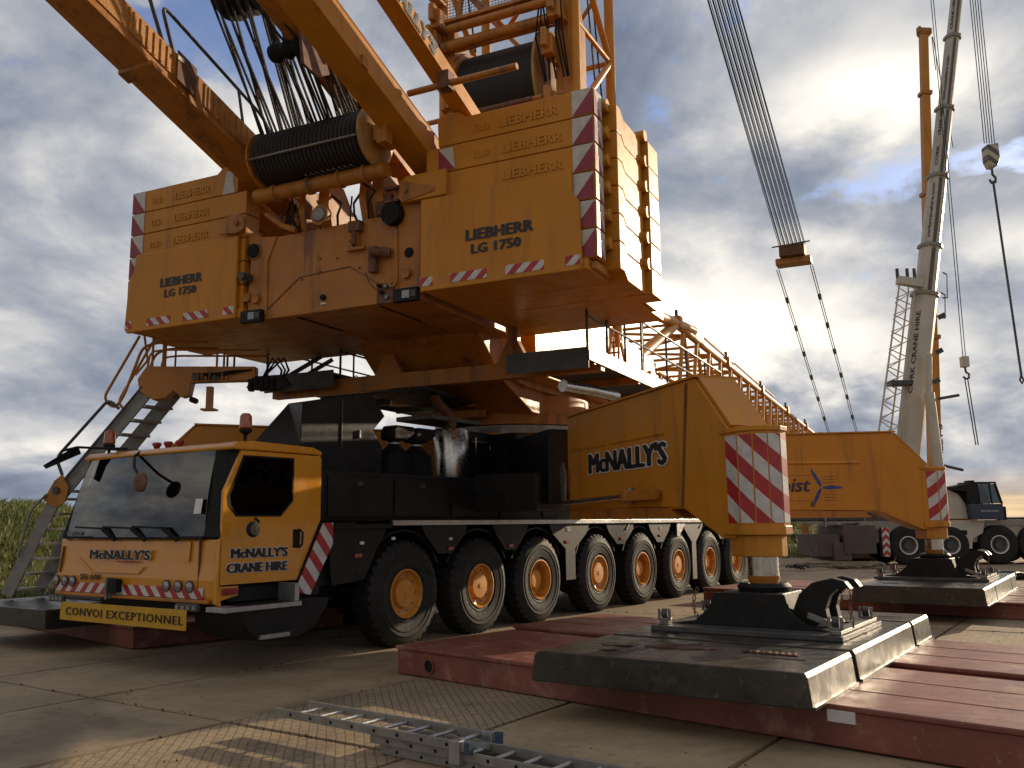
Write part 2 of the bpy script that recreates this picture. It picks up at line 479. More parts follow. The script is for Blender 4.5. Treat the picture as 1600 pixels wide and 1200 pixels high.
def slab_mat():
    m = bpy.data.materials.new('worn concrete'); m.use_nodes = True
    t = m.node_tree; t.nodes.clear(); q = NG(t)
    geo = q.node('ShaderNodeNewGeometry'); P = geo.outputs['Position']
    oi = q.node('ShaderNodeObjectInfo')
    bs = q.node('ShaderNodeBsdfPrincipled'); out = q.node('ShaderNodeOutputMaterial'); q.l.new(bs.outputs[0], out.inputs[0])
    n = q.noise(P, 0.8, 7, 0.62); n2 = q.noise(P, 6.0, 6, 0.7); n3 = q.noise(P, 0.35, 3, 0.5)
    c = q.mix(q.ramp(n, 0.3, 0.7), (0.265, 0.186, 0.106), (0.40, 0.295, 0.175))
    c = q.mix(q.m('MULTIPLY', q.ramp(n2, 0.50, 0.72), 0.6), c, (0.14, 0.105, 0.068))
    c = q.mix(q.m('MULTIPLY', q.ramp(oi.outputs['Random'], 0.0, 1.0, smooth=False), 0.35), c, (0.25, 0.20, 0.14))
    st = q.noise(P, 0.42, 5, 0.55, 0.6)
    c = q.mix(q.m('MULTIPLY', q.ramp(st, 0.54, 0.66), 0.55), c, (0.105, 0.078, 0.052))
    n4 = q.noise(P, 28.0, 3, 0.6)
    c = q.mix(q.m('MULTIPLY', q.ramp(n4, 0.64, 0.70), 0.5), c, (0.07, 0.055, 0.04))
    # cast in grip pattern on some of the slabs
    rot = q.node('ShaderNodeVectorRotate', rotation_type='Z_AXIS'); q.put(rot.inputs[0], P); rot.inputs['Angle'].default_value = R(34.2 + 45)
    br = q.node('ShaderNodeTexBrick'); wob = q.node('ShaderNodeTexNoise'); q.put(wob.inputs['Vector'], P); wob.inputs['Scale'].default_value = 5.0
    q.put(br.inputs['Vector'], q.v('ADD', rot.outputs[0], q.v('SCALE', wob.outputs[1], 0.035)))
    br.inputs['Scale'].default_value = 3.9; br.inputs['Mortar Size'].default_value = 0.030; br.inputs['Mortar Smooth'].default_value = 0.35
    br.inputs['Brick Width'].default_value = 0.62; br.inputs['Row Height'].default_value = 0.30
    osep = q.node('ShaderNodeSeparateColor'); q.l.new(oi.outputs['Color'], osep.inputs[0])
    onslab = q.m('MULTIPLY', osep.outputs[0], q.ramp(n3, 0.30, 0.42))
    grip = q.m('MULTIPLY', br.outputs['Fac'], onslab)
    c = q.mix(q.m('MULTIPLY', grip, 0.5), c, (0.085, 0.068, 0.048))
    q.put(bs.inputs['Base Color'], c)
    q.put(bs.inputs['Roughness'], q.ramp(n2, 0.3, 0.7, 0.72, 0.92))
    b = q.node('ShaderNodeBump'); b.inputs['Strength'].default_value = 0.8; b.inputs['Distance'].default_value = 0.02
    h = q.m('ADD', q.m('MULTIPLY', n2, 0.55), q.m('MULTIPLY', grip, -0.9))
    h = q.m('ADD', h, q.m('MULTIPLY', q.noise(P, 45.0, 4, 0.7), 0.22))
    q.put(b.inputs['Height'], h); q.l.new(b.outputs[0], bs.inputs['Normal'])
    return m

mb = MB()
mb.add([(-3000, -500, -0.05), (3000, -500, -0.05), (3000, 4000, -0.05), (-3000, 4000, -0.05)], [(0, 1, 2, 3)])
gr = obj('ground', mb, ground_mat(), kind='structure')

SLAB = slab_mat()
pave = empty('pavement', None, FC); pave['kind'] = 'structure'
pave['label'] = 'large concrete slabs with earth filled joints'
slab_mesh = {}
rows = [-19.4 + 2.19 * i for i in range(0, 17)]
for iv, v0 in enumerate(rows):
    for iu in range(-2, 10):
        u0 = -4.64 + 5.32 * iu
        if u0 > 40: continue
        key = random.randrange(6)
        if key not in slab_mesh:
            a, bq = 5.32 - 0.05, 2.19 - 0.05
            s = MB()
            j = lambda: random.uniform(-0.006, 0.006)
            pts = []
            n = 14
            edge = [(a * i / n, 0) for i in range(n)] + [(a, bq * i / 6) for i in range(6)] + [(a - a * i / n, bq) for i in range(n)] + [(0, bq - bq * i / 6) for i in range(6)]
            s.prism([(x + j(), y + j()) for x, y in edge], 'w', -0.14, 0)
            me = s.mesh('slab'); me.materials.append(SLAB); slab_mesh[key] = me
        M = FC @ Matrix.Translation((u0 + 0.0175, v0 + 0.0175, random.uniform(-0.006, 0.004))) @ Matrix.Rotation(random.uniform(-0.0015, 0.0015), 4, 'X')
        o = obj('slab', slab_mesh[key], None, pave, M)
        row = round((v0 + 4.07) / 2.19)
        gp = 1.0 if (row == 0 and iu in (-2, -1, 0, 1)) or (row == 1 and iu in (1, 2)) or (row <= -1 and iu in (1, 2, 4)) or ((iu * 7 + row * 3) % 5 == 0 and iu > 2) else 0.0
        o.color = (gp, gp, gp, 1)

# earth and grit in the joints: a few loose clods
mb = MB()
for _ in range(900):
    iu = random.randrange(-2, 5); iv = random.randrange(4, 14)
    if random.random() < 0.5:
        u = -4.64 + 5.32 * iu + random.gauss(0, 0.03); v = rows[0] + random.uniform(8, 26)
    else:
        u = random.uniform(-9, 14); v = rows[iv] + random.gauss(0, 0.03)
    r = random.uniform(0.006, 0.02)
    mb.tube((u, v, -0.01), (u + r * random.uniform(-1, 1), v + r, r * 0.8), r, 5, r * 0.4)
for _ in range(500):
    u = random.uniform(-9, 12); v = random.uniform(-9, 3); r = random.uniform(0.004, 0.012)
    mb.tube((u, v, -0.005), (u, v + r, r * 0.8), r, 5, r * 0.4)
obj('grit', mb, mat('dark grit', (0.08, 0.062, 0.042), 0.95), M=FC, kind='stuff', label='loose grit and clods along the slab joints')

# ------------------------------------------------------------------ dunes with marram grass
def dune_h(x, y):
    d = math.hypot(x, y); az = math.degrees(math.atan2(x, y))
    t = min(1, max(0, (az + 34) / 60))
    d0 = 24 * (1 - t) + 47 * t
    top = 2.15 * (1 - t) + 1.75 * t
    if az > 19: top *= max(0.0, 1 - (az - 19) / 5)
    k = min(1, max(0, (d - d0) / (20 + 6 * t)))
    k = k * k * (3 - 2 * k)
    fall = min(1, max(0, (d - d0 - 46) / 60))
    h = top * k * (1 - 0.7 * fall)
    h += k * (0.35 * math.sin(x * 0.21 + 1.3) * math.sin(y * 0.17) + 0.22 * math.sin(x * 0.55 + y * 0.33))
    return h - 0.07

mb = MB()
nx, ny = 110, 46
for j in range(ny):
    for i in range(nx):
        az = R(-62 + 124 * i / (nx - 1)); d = 20 + 130 * (j / (ny - 1)) ** 1.4
        x, y = d * math.sin(az), d * math.cos(az)
        mb.v.append((x, y, dune_h(x, y) + (-0.6 if j in (0, ny - 1) else 0)))
for j in range(ny - 1):
    for i in range(nx - 1):
        a = j * nx + i; mb.f.append((a, a + 1, a + nx + 1, a + nx))
obj('dune', mb, mat('dune turf', (0.105, 0.105, 0.040), 0.95, var=0.4, scale=0.6, bump=1.0, bscale=3, dirt=(0.17, 0.14, 0.075), dirt_amt=0.6), smooth=True, kind='structure')

def grass_mat():
    m = bpy.data.materials.new('marram grass'); m.use_nodes = True
    t = m.node_tree; t.nodes.clear(); q = NG(t)
    P = q.node('ShaderNodeTexCoord').outputs['Object']
    bs = q.node('ShaderNodeBsdfPrincipled'); out = q.node('ShaderNodeOutputMaterial')
    tl = q.node('ShaderNodeBsdfTranslucent'); ms = q.node('ShaderNodeMixShader'); ms.inputs[0].default_value = 0.35
    c = q.mix(q.ramp(q.noise(P, 0.35, 5, 0.7), 0.35, 0.65), (0.085, 0.125, 0.028), (0.23, 0.215, 0.080))
    c = q.mix(q.ramp(q.noise(P, 2.5, 3, 0.7), 0.45, 0.65), c, (0.15, 0.16, 0.045))
    q.put(bs.inputs['Base Color'], c); q.put(tl.inputs[0], c); bs.inputs['Roughness'].default_value = 0.6
    q.l.new(bs.outputs[0], ms.inputs[1]); q.l.new(tl.outputs[0], ms.inputs[2]); q.l.new(ms.outputs[0], out.inputs[0])
    return m
mb = MB()
rg = random.Random(3)
V, Fc = mb.v, mb.f
def tuft(x, y, h, nb, sp):
    z = dune_h(x, y)
    for _ in range(nb):
        a = rg.uniform(0, 6.283); bx = x + rg.gauss(0, sp); by = y + rg.gauss(0, sp)
        hh = h * rg.uniform(0.55, 1.15); le = hh * rg.uniform(0.2, 0.7)
        dx, dy = math.cos(a) * le + hh * 0.25, math.sin(a) * le
        px, py = -math.sin(a) * 0.012 * (1 + y / 30), math.cos(a) * 0.012 * (1 + y / 30)
        o = len(V)
        V.extend([(bx - px, by - py, z), (bx + px, by + py, z), (bx + dx * 0.35 + px, by + dy * 0.35 + py, z + hh * 0.7), (bx + dx * 0.35 - px, by + dy * 0.35 - py, z + hh * 0.7), (bx + dx, by + dy, z + hh * 0.93)])
        Fc.append((o, o + 1, o + 2, o + 3)); Fc.append((o + 3, o + 2, o + 4))
for _ in range(4200):
    az = R(rg.uniform(-37, -20)); d = rg.uniform(23, 55)
    tuft(d * math.sin(az), d * math.cos(az), rg.choice((rg.uniform(0.25, 0.5), rg.uniform(0.4, 0.85))), 9, 0.14)
for _ in range(2200):
    az = R(rg.uniform(-22, 21.5)); d = rg.uniform(44, 78)
    tuft(d * math.sin(az), d * math.cos(az), rg.uniform(0.5, 0.9), 7, 0.3)
obj('dune_grass', mb, grass_mat(), kind='stuff', label='long wind-bent marram grass on the dune behind the crane')

# ================================================================== MATS
def red_mat(u0, u1, v0, v1, label, h=0.33, F=FM, holes=True, tagp=None):
    t = empty('steel_mat', None, F @ Matrix.Translation(((u0 + u1) / 2, (v0 + v1) / 2, 0)), label, 'ground mat', 'red steel ground mats')
    M = F
    b = MB().box(u0, u1, v0, v1, h - 0.045, h)
    obj('top_plate', b, REDM, t, M, bevel=0.012)
    b = MB().box(u0 + 0.02, u1 - 0.02, v0 + 0.02, v1 - 0.02, 0.012, h - 0.047)
    obj('body', b, REDM, t, M, bevel=0.01)
    # weld seams along the top
    n = 3
    for k in range(1, n):
        uu = u0 + (u1 - u0) * k / n
        obj('weld_seam', MB().box(uu - 0.005, uu + 0.005, v0 + 0.05, v1 - 0.05, h + 0.0005, h + 0.004), REDM, t, M)
    if holes:
        for vv in (v0 + 0.55, v0 + 2.1, v1 - 0.6):
            o = MB().lathe([(0.085, u0 + 0.012), (0.085, u0 - 0.004), (0.07, u0 - 0.004), (0.07, u0 + 0.014)], (0, vv, 0.14), 'u', 20)
            obj('lifting_eye', o, REDM, t, M, smooth=True)
            o = MB().lathe([(0.0, u0 + 0.013), (0.069, u0 + 0.013)], (0, vv, 0.14), 'u', 20)
            obj('eye_hole', o, RUB, t, M)
    if tagp is not None:
        obj('identity_plate', MB().box(u0 - 0.003, u0 + 0.018, tagp - 0.22, tagp, 0.20, 0.29), WHS, t, M)
    return t

red_mat(-1.62, 0.42, -13.5, -1.72, 'nearest long red steel mat running under the front grey plates', tagp=-7.05)
red_mat(0.80, 2.84, -13.5, -1.35, 'second red steel mat just behind the nearest one')
red_mat(8.95, 10.45, -14.0, 0.6, 'long red steel mat under the far grey plates, nearer of the two', h=0.30, tagp=-2.6)
red_mat(10.62, 12.4, -14.0, 0.2, 'farthest red steel mat, behind the far grey plates', h=0.30)
red_mat(-2.80, -1.05, 2.78, 9.5, 'dark red steel mat below the driver cab', holes=False)
red_mat(-0.85, 1.0, 2.9, 9.5, 'dark red steel mat behind the one below the driver cab', holes=False)

def grey_slab(u0, u1, v0, v1, label, z0=0.334, z1=0.60, group='grey steel spreader plates', marks=True, seed=1):
    r = random.Random(seed)
    t = empty('spreader_plate', None, FC @ Matrix.Translation(((u0 + u1) / 2, (v0 + v1) / 2, z0)), label, 'steel plate', group)
    mbp = MB()
    c = 0.035
    # sloping end towards -v and +v, as the folded edge of the plate
    poly = [(v0 - 0.03, z0), (v0, z1 - c), (v0 + c * 0.6, z1), (v1 - c, z1), (v1 + 0.01, z1 - c), (v1 + 0.05, z0)]
    mbp.prism(poly, 'u', u0, u1)
    obj('plate', mbp, GRYM, t, FC, bevel=0.008)
    obj('bottom_flange', MB().box(u0 + 0.01, u1 - 0.01, v0 - 0.05, v1 + 0.03, z0 - 0.004, z0 + 0.018), GRYM, t, FC)
    if marks:
        for _ in range(3):
            uu = r.uniform(u0 + 0.2, u1 - 0.2); vv = r.choice((v0 + r.uniform(0.3, 0.5), v1 - r.uniform(0.3, 0.6)))
            o = MB().lathe([(0, 0), (r.uniform(0.06, 0.10), 0)], (uu, vv, z1 + 0.004), 'w', 18)
            obj('lifting_hole', o, RUB, t, FC)
        for vv in (v0 + 0.33, v1 - 0.5):
            uu = (u0 + u1) / 2
            obj('handling_slot', MB().box(uu - 0.05, uu + 0.04, vv - 0.14, vv + 0.14, z1 + 0.002, z1 + 0.005), RUB, t, FC)
    return t
grey_slab(-3.08, -1.74, -6.66, -4.20, 'front grey steel plate nearest the camera, under the near outrigger foot', seed=2)
grey_slab(-1.62, 0.92, -6.66, -4.20, 'wide middle grey steel plate carrying the near outrigger foot', seed=3)
grey_slab(1.03, 1.98, -6.66, -4.20, 'narrow rear grey steel plate behind the near outrigger foot', seed=4)
grey_slab(6.80, 8.20, -6.72, -4.62, 'front grey steel plate of the far outrigger', z0=0.304, seed=5)
grey_slab(8.28, 10.8, -6.72, -4.62, 'middle grey steel plate carrying the far outrigger foot', z0=0.304, seed=6)
grey_slab(10.88, 11.8, -6.72, -4.62, 'rear grey steel plate behind the far outrigger foot', z0=0.304, seed=7)
grey_slab(-3.2, 0.9, 3.95, 6.6, 'grey steel plate behind the driver cab under the access ladder', seed=8)
# packing below the overhanging near corner

# scrap strips lying on the near plate
mb = MB()
mb.beam((-2.35, -4.95, 0.607), (-1.95, -5.35, 0.607), 0.03, 0.008).beam((-2.35, -5.05, 0.607), (-2.22, -5.6, 0.607), 0.03, 0.008)
tag(obj('metal_strip', mb, RUST, M=FC), 'bent rusty metal strip lying on the nearest grey plate', 'scrap metal')
mb = MB()
mb.beam((-2.20, -5.85, 0.607), (-2.25, -6.35, 0.607), 0.05, 0.01)
for i in range(9):
    mb.box(-2.27 + 0.0, -2.20, -5.88 - i * 0.055, -5.86 - i * 0.055, 0.603, 0.622)
tag(obj('toothed_strip', mb, RUST, M=FC), 'short toothed metal strip lying on the nearest grey plate', 'scrap metal')

# ================================================================== LADDER ON THE GROUND
FL = frame(-2.06, 7.97, 127.4)
lad = empty('extension_ladder', None, FL, 'aluminium extension ladder lying folded on the concrete', 'ladder')
def rail(p0, p1, h=0.066, t=0.026, name='side_rail', L=lad):
    m_ = MB(); m_.beam(p0, p1, t, h)
    return obj(name, m_, LAD, L, FL, bevel=0.004)
def rungs(u0, u1, v0, v1, z, n, r=0.016, caps=True):
    for i in range(n):
        u = u0 + (u1 - u0) * (i + 0.5) / n
        m_ = MB().tube((u, v0, z), (u, v1, z), r, 8)
        obj('rung', m_, SIL, lad, FL, smooth=True)
        if caps:
            c_ = MB().lathe([(0.0, 0), (0.014, 0), (0.014, 0.008)], (u, v0 - 0.016, z), 'v', 12)
            obj('rung_cap', c_, RUB, lad, FL)
WL = 0.37
rail((0, 0, 0.175), (2.15, 0, 0.175)); rail((0, WL, 0.175), (2.15, WL, 0.175))
rungs(0.1, 2.1, 0, WL, 0.175, 8)
rail((1.15, 0.03, 0.104), (3.7, 0.03, 0.104)); rail((1.15, WL - 0.03, 0.104), (3.7, WL - 0.03, 0.104))
rungs(1.22, 3.7, 0.03, WL - 0.03, 0.104, 10)
rail((1.25, 0.05, 0.034), (4.6, 0.05, 0.034)); rail((1.25, WL + 0.03, 0.034), (4.6, WL + 0.03, 0.034))
rungs(1.3, 4.6, 0.05, WL + 0.03, 0.034, 13)
for uu, vv in ((2.05, -0.002), (2.05, WL + 0.002)):
    obj('clamp_bracket', MB().box(uu - 0.04, uu + 0.06, vv - 0.03, vv + 0.03, 0.05, 0.215), SIL, lad, FL, bevel=0.005)
for uu, vv in ((2.17, -0.0), (2.15, WL)):
    obj('end_cap', MB().box(uu - 0.02, uu + 0.03, vv - 0.022, vv + 0.022, 0.13, 0.212), mat('blue plastic', (0.035, 0.06, 0.10), 0.5), lad, FL)
obj('hook', MB().beam((1.95, 0.1, 0.17), (2.12, 0.3, 0.12), 0.03, 0.04).beam((2.12, 0.1, 0.17), (1.95, 0.3, 0.12), 0.02, 0.03), SIL, lad, FL)

# ================================================================== THE YELLOW CRANE
crane = empty('mobile_crane', None, FC, 'huge yellow eight-axle lattice boom crane standing on outriggers above its carrier', 'crane')
HUB = [0.0, 1.84, 3.64, 5.84, 7.81, 9.71, 11.66, 13.52]

# ---------------- wheels
def tyre_mb():
    m_ = MB()
    prof = [(0.325, 0.07), (0.345, 0.035), (0.40, 0.012), (0.405, 0.004), (0.415, 0.004), (0.42, 0.010), (0.47, 0.0), (0.53, -0.004), (0.535, -0.012), (0.545, -0.012), (0.55, -0.004), (0.60, -0.006), (0.605, -0.012), (0.612, -0.005), (0.65, 0.004), (0.705, 0.03), (0.735, 0.06), (0.742, 0.11), (0.742, 0.34), (0.735, 0.39), (0.70, 0.42), (0.62, 0.44), (0.45, 0.445), (0.34, 0.42), (0.325, 0.38)]
    m_.lathe(prof, (0, 0, 0), 'v', 56)
    n = 34
    for k in range(n):
        a0 = 2 * math.pi * k / n
        for side in (0, 1):
            a = a0 + (math.pi / n if side else 0)
            da = 0.052
            vs = []
            for (r, v, s_) in ((0.70, 0.025, -1), (0.765, 0.07, -1), (0.765, 0.24, -0.2), (0.735, 0.24, -0.2), (0.735, 0.05, -1)):
                if side: v = 0.45 - v
                for e in (-1, 1):
                    aa = a + da * e + s_ * 0.03 * (1 if side else -1)
                    vs.append((r * math.cos(aa), v, r * math.sin(aa)))
            fs = [(0, 1, 3, 2), (2, 3, 5, 4), (4, 5, 7, 6), (6, 7, 9, 8), (8, 9, 1, 0), (0, 2, 4, 6, 8), (1, 9, 7, 5, 3)]
            m_.add(vs, fs)
    return m_
tyre_me = tyre_mb().mesh('tyre'); tyre_me.materials.append(TYR)
for p in tyre_me.polygons: p.use_smooth = True
tyre_me.set_sharp_from_angle(angle=R(35))
def rim_me(kind):
    m_ = MB()
    if kind == 0:
        prof = [(0.33, 0.06), (0.352, 0.03), (0.352, 0.012), (0.335, 0.010), (0.322, 0.03), (0.305, 0.075), (0.285, 0.085), (0.235, 0.095), (0.225, 0.10), (0.215, 0.10), (0.205, 0.05), (0.19, 0.035), (0.04, 0.03), (0.035, 0.02), (0.0, 0.02)]
    else:
        prof = [(0.33, 0.06), (0.352, 0.03), (0.352, 0.012), (0.335, 0.010), (0.322, 0.03), (0.300, 0.09), (0.285, 0.20), (0.26, 0.225), (0.20, 0.23), (0.175, 0.21), (0.165, 0.12), (0.15, 0.10), (0.05, 0.095), (0.0, 0.095)]
    m_.lathe(prof, (0, 0, 0), 'v', 44)
    return m_
rims = []
for k in (0, 1):
    me = rim_me(k).mesh('rim'); me.materials.append(RIM)
    for p in me.polygons: p.use_smooth = True
    me.set_sharp_from_angle(angle=R(30)); rims.append(me)
mb = MB()
for k in range(10):
    a = 2 * math.pi * k / 10
    mb.tube((0.262 * math.cos(a), 0.095, 0.262 * math.sin(a)), (0.262 * math.cos(a), 0.07, 0.262 * math.sin(a)), 0.014, 6)
nut_me = mb.mesh('wheel_nuts'); nut_me.materials.append(STL)
def wheel(u, v, flip, kind, k):
    M = FC @ Matrix.Translation((u, v, 0.75))
    if flip: M = M @ Matrix.Rotation(math.pi, 4, 'Z')
    M = M @ Matrix.Rotation(k * 1.3, 4, 'Y')
    w = empty('wheel', crane, M)
    obj('tyre', tyre_me, None, w, M); obj('rim', rims[kind], None, w, M); obj('wheel_nuts', nut_me, None, w, M)
for k, u in enumerate(HUB):
    wheel(u, 0.0, False, (0, 0, 1, 0, 1, 0, 1, 1)[k], k)
    wheel(u, 3.15, True, (0, 0, 1, 0, 1, 0, 1, 1)[k], k)
    obj('axle', MB().tube((u, 0.4, 0.75), (u, 2.75, 0.75), 0.11, 12).box(u - 0.16, u + 0.16, 1.3, 1.85, 0.6, 0.95), LBLK, crane, FC)

# ---------------- carrier chassis
obj('chassis_frame', MB().box(-1.6, 14.5, 0.75, 2.4, 0.98, 1.735), LBLK, crane, FC, bevel=0.02)
obj('deck', MB().box(-0.34, 14.35, 0.03, 3.12, 1.742, 1.785), LBLK, crane, FC, bevel=0.006)
obj('deck_edge', MB().box(-0.34, 14.3, -0.015, 0.026, 1.735, 1.81), SIL, crane, FC, bevel=0.004, label='bare aluminium deck edge')
obj('deck_edge', MB().box(-1.62, -0.36, -0.01, 0.026, 1.70, 1.76), LBLK, crane, FC)
for i in range(-1, 8):
    if i == -1:
        poly = [(-1.6, 1.70), (-0.42, 1.70), (-0.62, 1.42), (-0.88, 1.0), (-1.5, 0.95)]
    else:
        a = HUB[i]; b = HUB[i + 1] if i < 7 else HUB[7] + 1.75
        m = (a + b) / 2; tw = (b - a) / 2 - 0.42
        low, lw = {2: (0.68, 0.18), 5: (0.37, 0.13)}.get(i, (1.30, 0.16))
        poly = [(m - tw - 0.08, 1.73), (m + tw + 0.08, 1.73), (m + tw - 0.04, 1.55), (m + lw, 1.26 if low < 1 else low), (m + lw, low), (m - lw, low), (m - lw, 1.26 if low < 1 else low), (m - tw + 0.04, 1.55)]
    mm = {5: DKG, 6: DKG}.get(i, LBLK)  # sunlight on these two panels painted in as a lighter grey
    obj('fender_panel', MB().prism(poly, 'v', 0.03, 0.07), mm, crane, FC, bevel=0.006)
    obj('fender_panel', MB().prism(poly, 'v', 3.08, 3.12), LBLK, crane, FC)
for u in HUB:
    arch = []
    for k in range(9):
        a = R(25 + 130 * k / 8); arch.append((u + 0.90 * math.cos(a), 0.78 + 0.90 * math.sin(a)))
    for k in range(8, -1, -1):
        a = R(25 + 130 * k / 8); arch.append((u + 0.875 * math.cos(a), 0.78 + 0.875 * math.sin(a)))
    obj('mudguard', MB().prism(arch, 'v', 0.09, 0.72), LBLK, crane, FC)
for u, w in ((-1.02, 1.33), (1.05, 1.37), (2.72, 1.37), (4.62, 1.40), (6.85, 1.42), (8.75, 1.45)):
    obj('marker_lamp', MB().box(u - 0.07, u + 0.07, 0.012, 0.028, w - 0.025, w + 0.025), REDL, crane, FC)
for u, w in ((-0.95, 1.50), (1.04, 1.52), (-0.30, 1.55), (4.6, 1.60), (8.72, 1.58)):
    text('CE', TXW, crane, FC, (u, 0.022, w), (1, 0, 0), (0, 0, 1), 0.09, 1.0, 0.001) if u > 4 else obj('reflector', MB().box(u - 0.035, u + 0.035, 0.012, 0.028, w - 0.02, w + 0.02), WHS, crane, FC)
# deck clutter on the rear half
for u in (7.4, 10.0, 11.4, 12.6):
    obj('twist_lock', MB().box(u, u + 0.18, 0.06, 0.3, 1.79, 1.86).beam((u, 0.05, 1.84), (u - 0.35, 0.02, 1.60), 0.03, 0.03), STL, crane, FC)
obj('folding_bracket', MB().prism([(9.6, 1.70), (10.1, 1.70), (9.72, 1.42), (9.6, 1.42)], 'v', -0.02, 0.026), SIL, crane, FC)
# engine housing and black boxes
obj('engine_housing', MB().box(-1.70, 5.35, 0.16, 2.98, 1.79, 2.50), LBLK, crane, FC, bevel=0.03)
for k in range(5):
    u = -1.5 + 1.36 * k
    obj('hatch', MB().box(u, u + 1.24, 0.135, 0.158, 1.86, 2.42), LBLK, crane, FC, bevel=0.006)
    obj('hatch_latch', MB().box(u + 0.55, u + 0.66, 0.118, 0.134, 2.30, 2.35), DKG, crane, FC)
obj('rear_wall_box', MB().box(-1.66, -0.95, 0.12, 2.98, 0.96, 1.788).box(-1.70, -0.75, 0.5, 2.98, 2.502, 2.86), LBLK, crane, FC, bevel=0.02)
text('CE', TXW, crane, FC, (2.55, 0.155, 2.37), (1, 0, 0), (0, 0, 1), 0.10, 1.1, 0.001)
# folded black cooler housing behind the cab
poly = [(-2.05, 2.62), (-2.24, 2.86), (-1.65, 3.44), (-1.36, 3.51), (-0.35, 3.72), (0.02, 3.79), (0.34, 3.45), (0.07, 3.20), (0.28, 2.97), (0.28, 2.505), (-1.70, 2.505)]
near_ = [(-1.43, 2.505), (-1.42, 2.9), (-1.40, 3.50), (-0.35, 3.72), (0.02, 3.79), (0.34, 3.45), (0.07, 3.20), (0.28, 2.97), (0.28, 2.505)]
far_ = [(-1.55, 2.505), (-1.25, 3.0), (-0.59, 3.66), (-0.2, 3.74), (0.02, 3.79), (0.34, 3.45), (0.07, 3.20), (0.28, 2.97), (0.28, 2.505)]
ck = MB(); ck.add([(a, 0.8, b) for a, b in near_] + [(a, 2.0, b) for a, b in far_], [tuple(range(8, -1, -1)), tuple(range(9, 18))] + [(i, (i + 1) % 9, 9 + (i + 1) % 9, 9 + i) for i in range(9)])
obj('cooler_housing', ck, LBLK, crane, FC, bevel=0.012)
obj('cooler_seam', MB().box(-0.62, -0.60, 0.785, 0.798, 2.55, 3.62), DKG, crane, FC)
obj('cooler_handle', MB().box(-0.25, -0.22, 0.77, 0.797, 3.06, 3.18), SIL, crane, FC)
# air intakes
for u, hh in ((0.72, 3.12), (1.27, 3.22)):
    m_ = MB().tube((u, 0.95, 2.5), (u, 0.95, 2.86), 0.27, 20, 0.27).tube((u, 0.95, 2.86), (u, 0.95, 3.02), 0.27, 20, 0.10)
    m_.tube((u, 0.95, 3.0), (u, 0.95, 3.10), 0.10, 16)
    obj('air_filter', m_, RUB, crane, FC, smooth=True)
    obj('filter_clamp', MB().lathe([(0.105, 3.03), (0.112, 3.04), (0.112, 3.06), (0.105, 3.07)], (u, 0.95, 0), 'w', 20), SIL, crane, FC)
    m_ = MB().prism([(u - 0.16, 3.10), (u + 0.14, 3.10), (u + 0.36, 3.22), (u + 0.36, 3.34), (u - 0.10, 3.34), (u - 0.16, 3.26)], 'v', 0.80, 1.10)
    obj('intake_hood', m_, RUB, crane, FC, bevel=0.03)
# exhaust
obj('exhaust_silencer', MB().lathe([(0, 2.52), (0.31, 2.52), (0.315, 2.54), (0.315, 3.36), (0.30, 3.38), (0.0, 3.38)], (2.10, 0.85, 0), 'w', 36), CHR, crane, FC, smooth=True)
pth = [(2.1, 0.85, 3.36), (2.12, 0.85, 3.52), (2.02, 0.85, 3.66), (1.82, 0.85, 3.76), (1.68, 0.85, 3.86), (1.64, 0.85, 3.98)]
obj('exhaust_pipe', MB().path(pth, 0.085, 14), RUST, crane, FC, smooth=True)
obj('heat_shield', MB().box(1.5, 2.9, 0.8, 1.6, 3.52, 3.60), DKG, crane, FC, bevel=0.01)
# dark pump block
obj('pump_block', MB().box(2.60, 5.9, 0.95, 2.6, 2.505, 3.42), LBLK, crane, FC, bevel=0.03)
for k in range(4):
    obj('hose', MB().path([(2.7 + k * 0.5, 0.93, 2.6), (2.8 + k * 0.5, 0.86, 2.9 + 0.1 * (k % 2)), (3.1 + k * 0.45, 0.88, 3.1), (3.3 + k * 0.4, 0.94, 3.3)], 0.025, 7), RUB, crane, FC, smooth=True)
obj('coupling_bar', MB().tube((2.75, 0.88, 3.22), (3.9, 0.86, 3.25), 0.018, 8).tube((2.85, 0.87, 2.9), (2.85, 0.87, 3.3), 0.012, 6), CHR, crane, FC)
obj('grey_panel', MB().box(4.0, 4.9, 0.90, 0.935, 3.17, 3.30), SIL, crane, FC)
text('CE', TXW, crane, FC, (3.35, 0.93, 3.10), (1, 0, 0), (0, 0, 1), 0.14, 1.2, 0.002)
obj('star_box', MB().box(3.4, 5.8, 0.35, 2.85, 1.80, 3.40), LBLK, crane, FC, bevel=0.03)

# ---------------- driver cab
cab = empty('driver_cab', crane, FC @ Matrix.Translation((-3.3, 1.6, 0.8)))
VW0, VW1 = 0.0, 3.42
lower = [(-3.30, 0.84), (-3.36, 0.90), (-3.37, 1.12), (-3.345, 1.30), (-3.33, 1.60), (-1.76, 1.60), (-1.76, 1.05), (-2.16, 1.05), (-2.16, 1.02), (-3.20, 1.02)]
mbc = MB()
mbc.prism([(-3.30, 0.84), (-3.36, 0.90), (-3.37, 1.12), (-3.345, 1.30), (-3.33, 1.60), (-3.24, 1.60), (-3.24, 0.84)], 'v', VW0 + 0.05, VW1)
obj('front_panel', mbc, CABY, cab, FC, bevel=0.03)
obj('floor', MB().box(-3.235, -1.80, 0.06, VW1 - 0.03, 1.03, 1.10), LBLK, cab, FC)
obj('front_corner', MB().prism([(-3.37, 0.86), (-3.37, 1.15), (-3.345, 1.60), (-3.335, 1.60), (-3.335, 0.98), (-3.28, 0.80)], 'v', -0.004, 0.046), CABY, cab, FC)
obj('side_wall', MB().box(-3.235, -1.80, VW1 - 0.045, VW1, 1.0, 1.60), CABY, cab, FC)
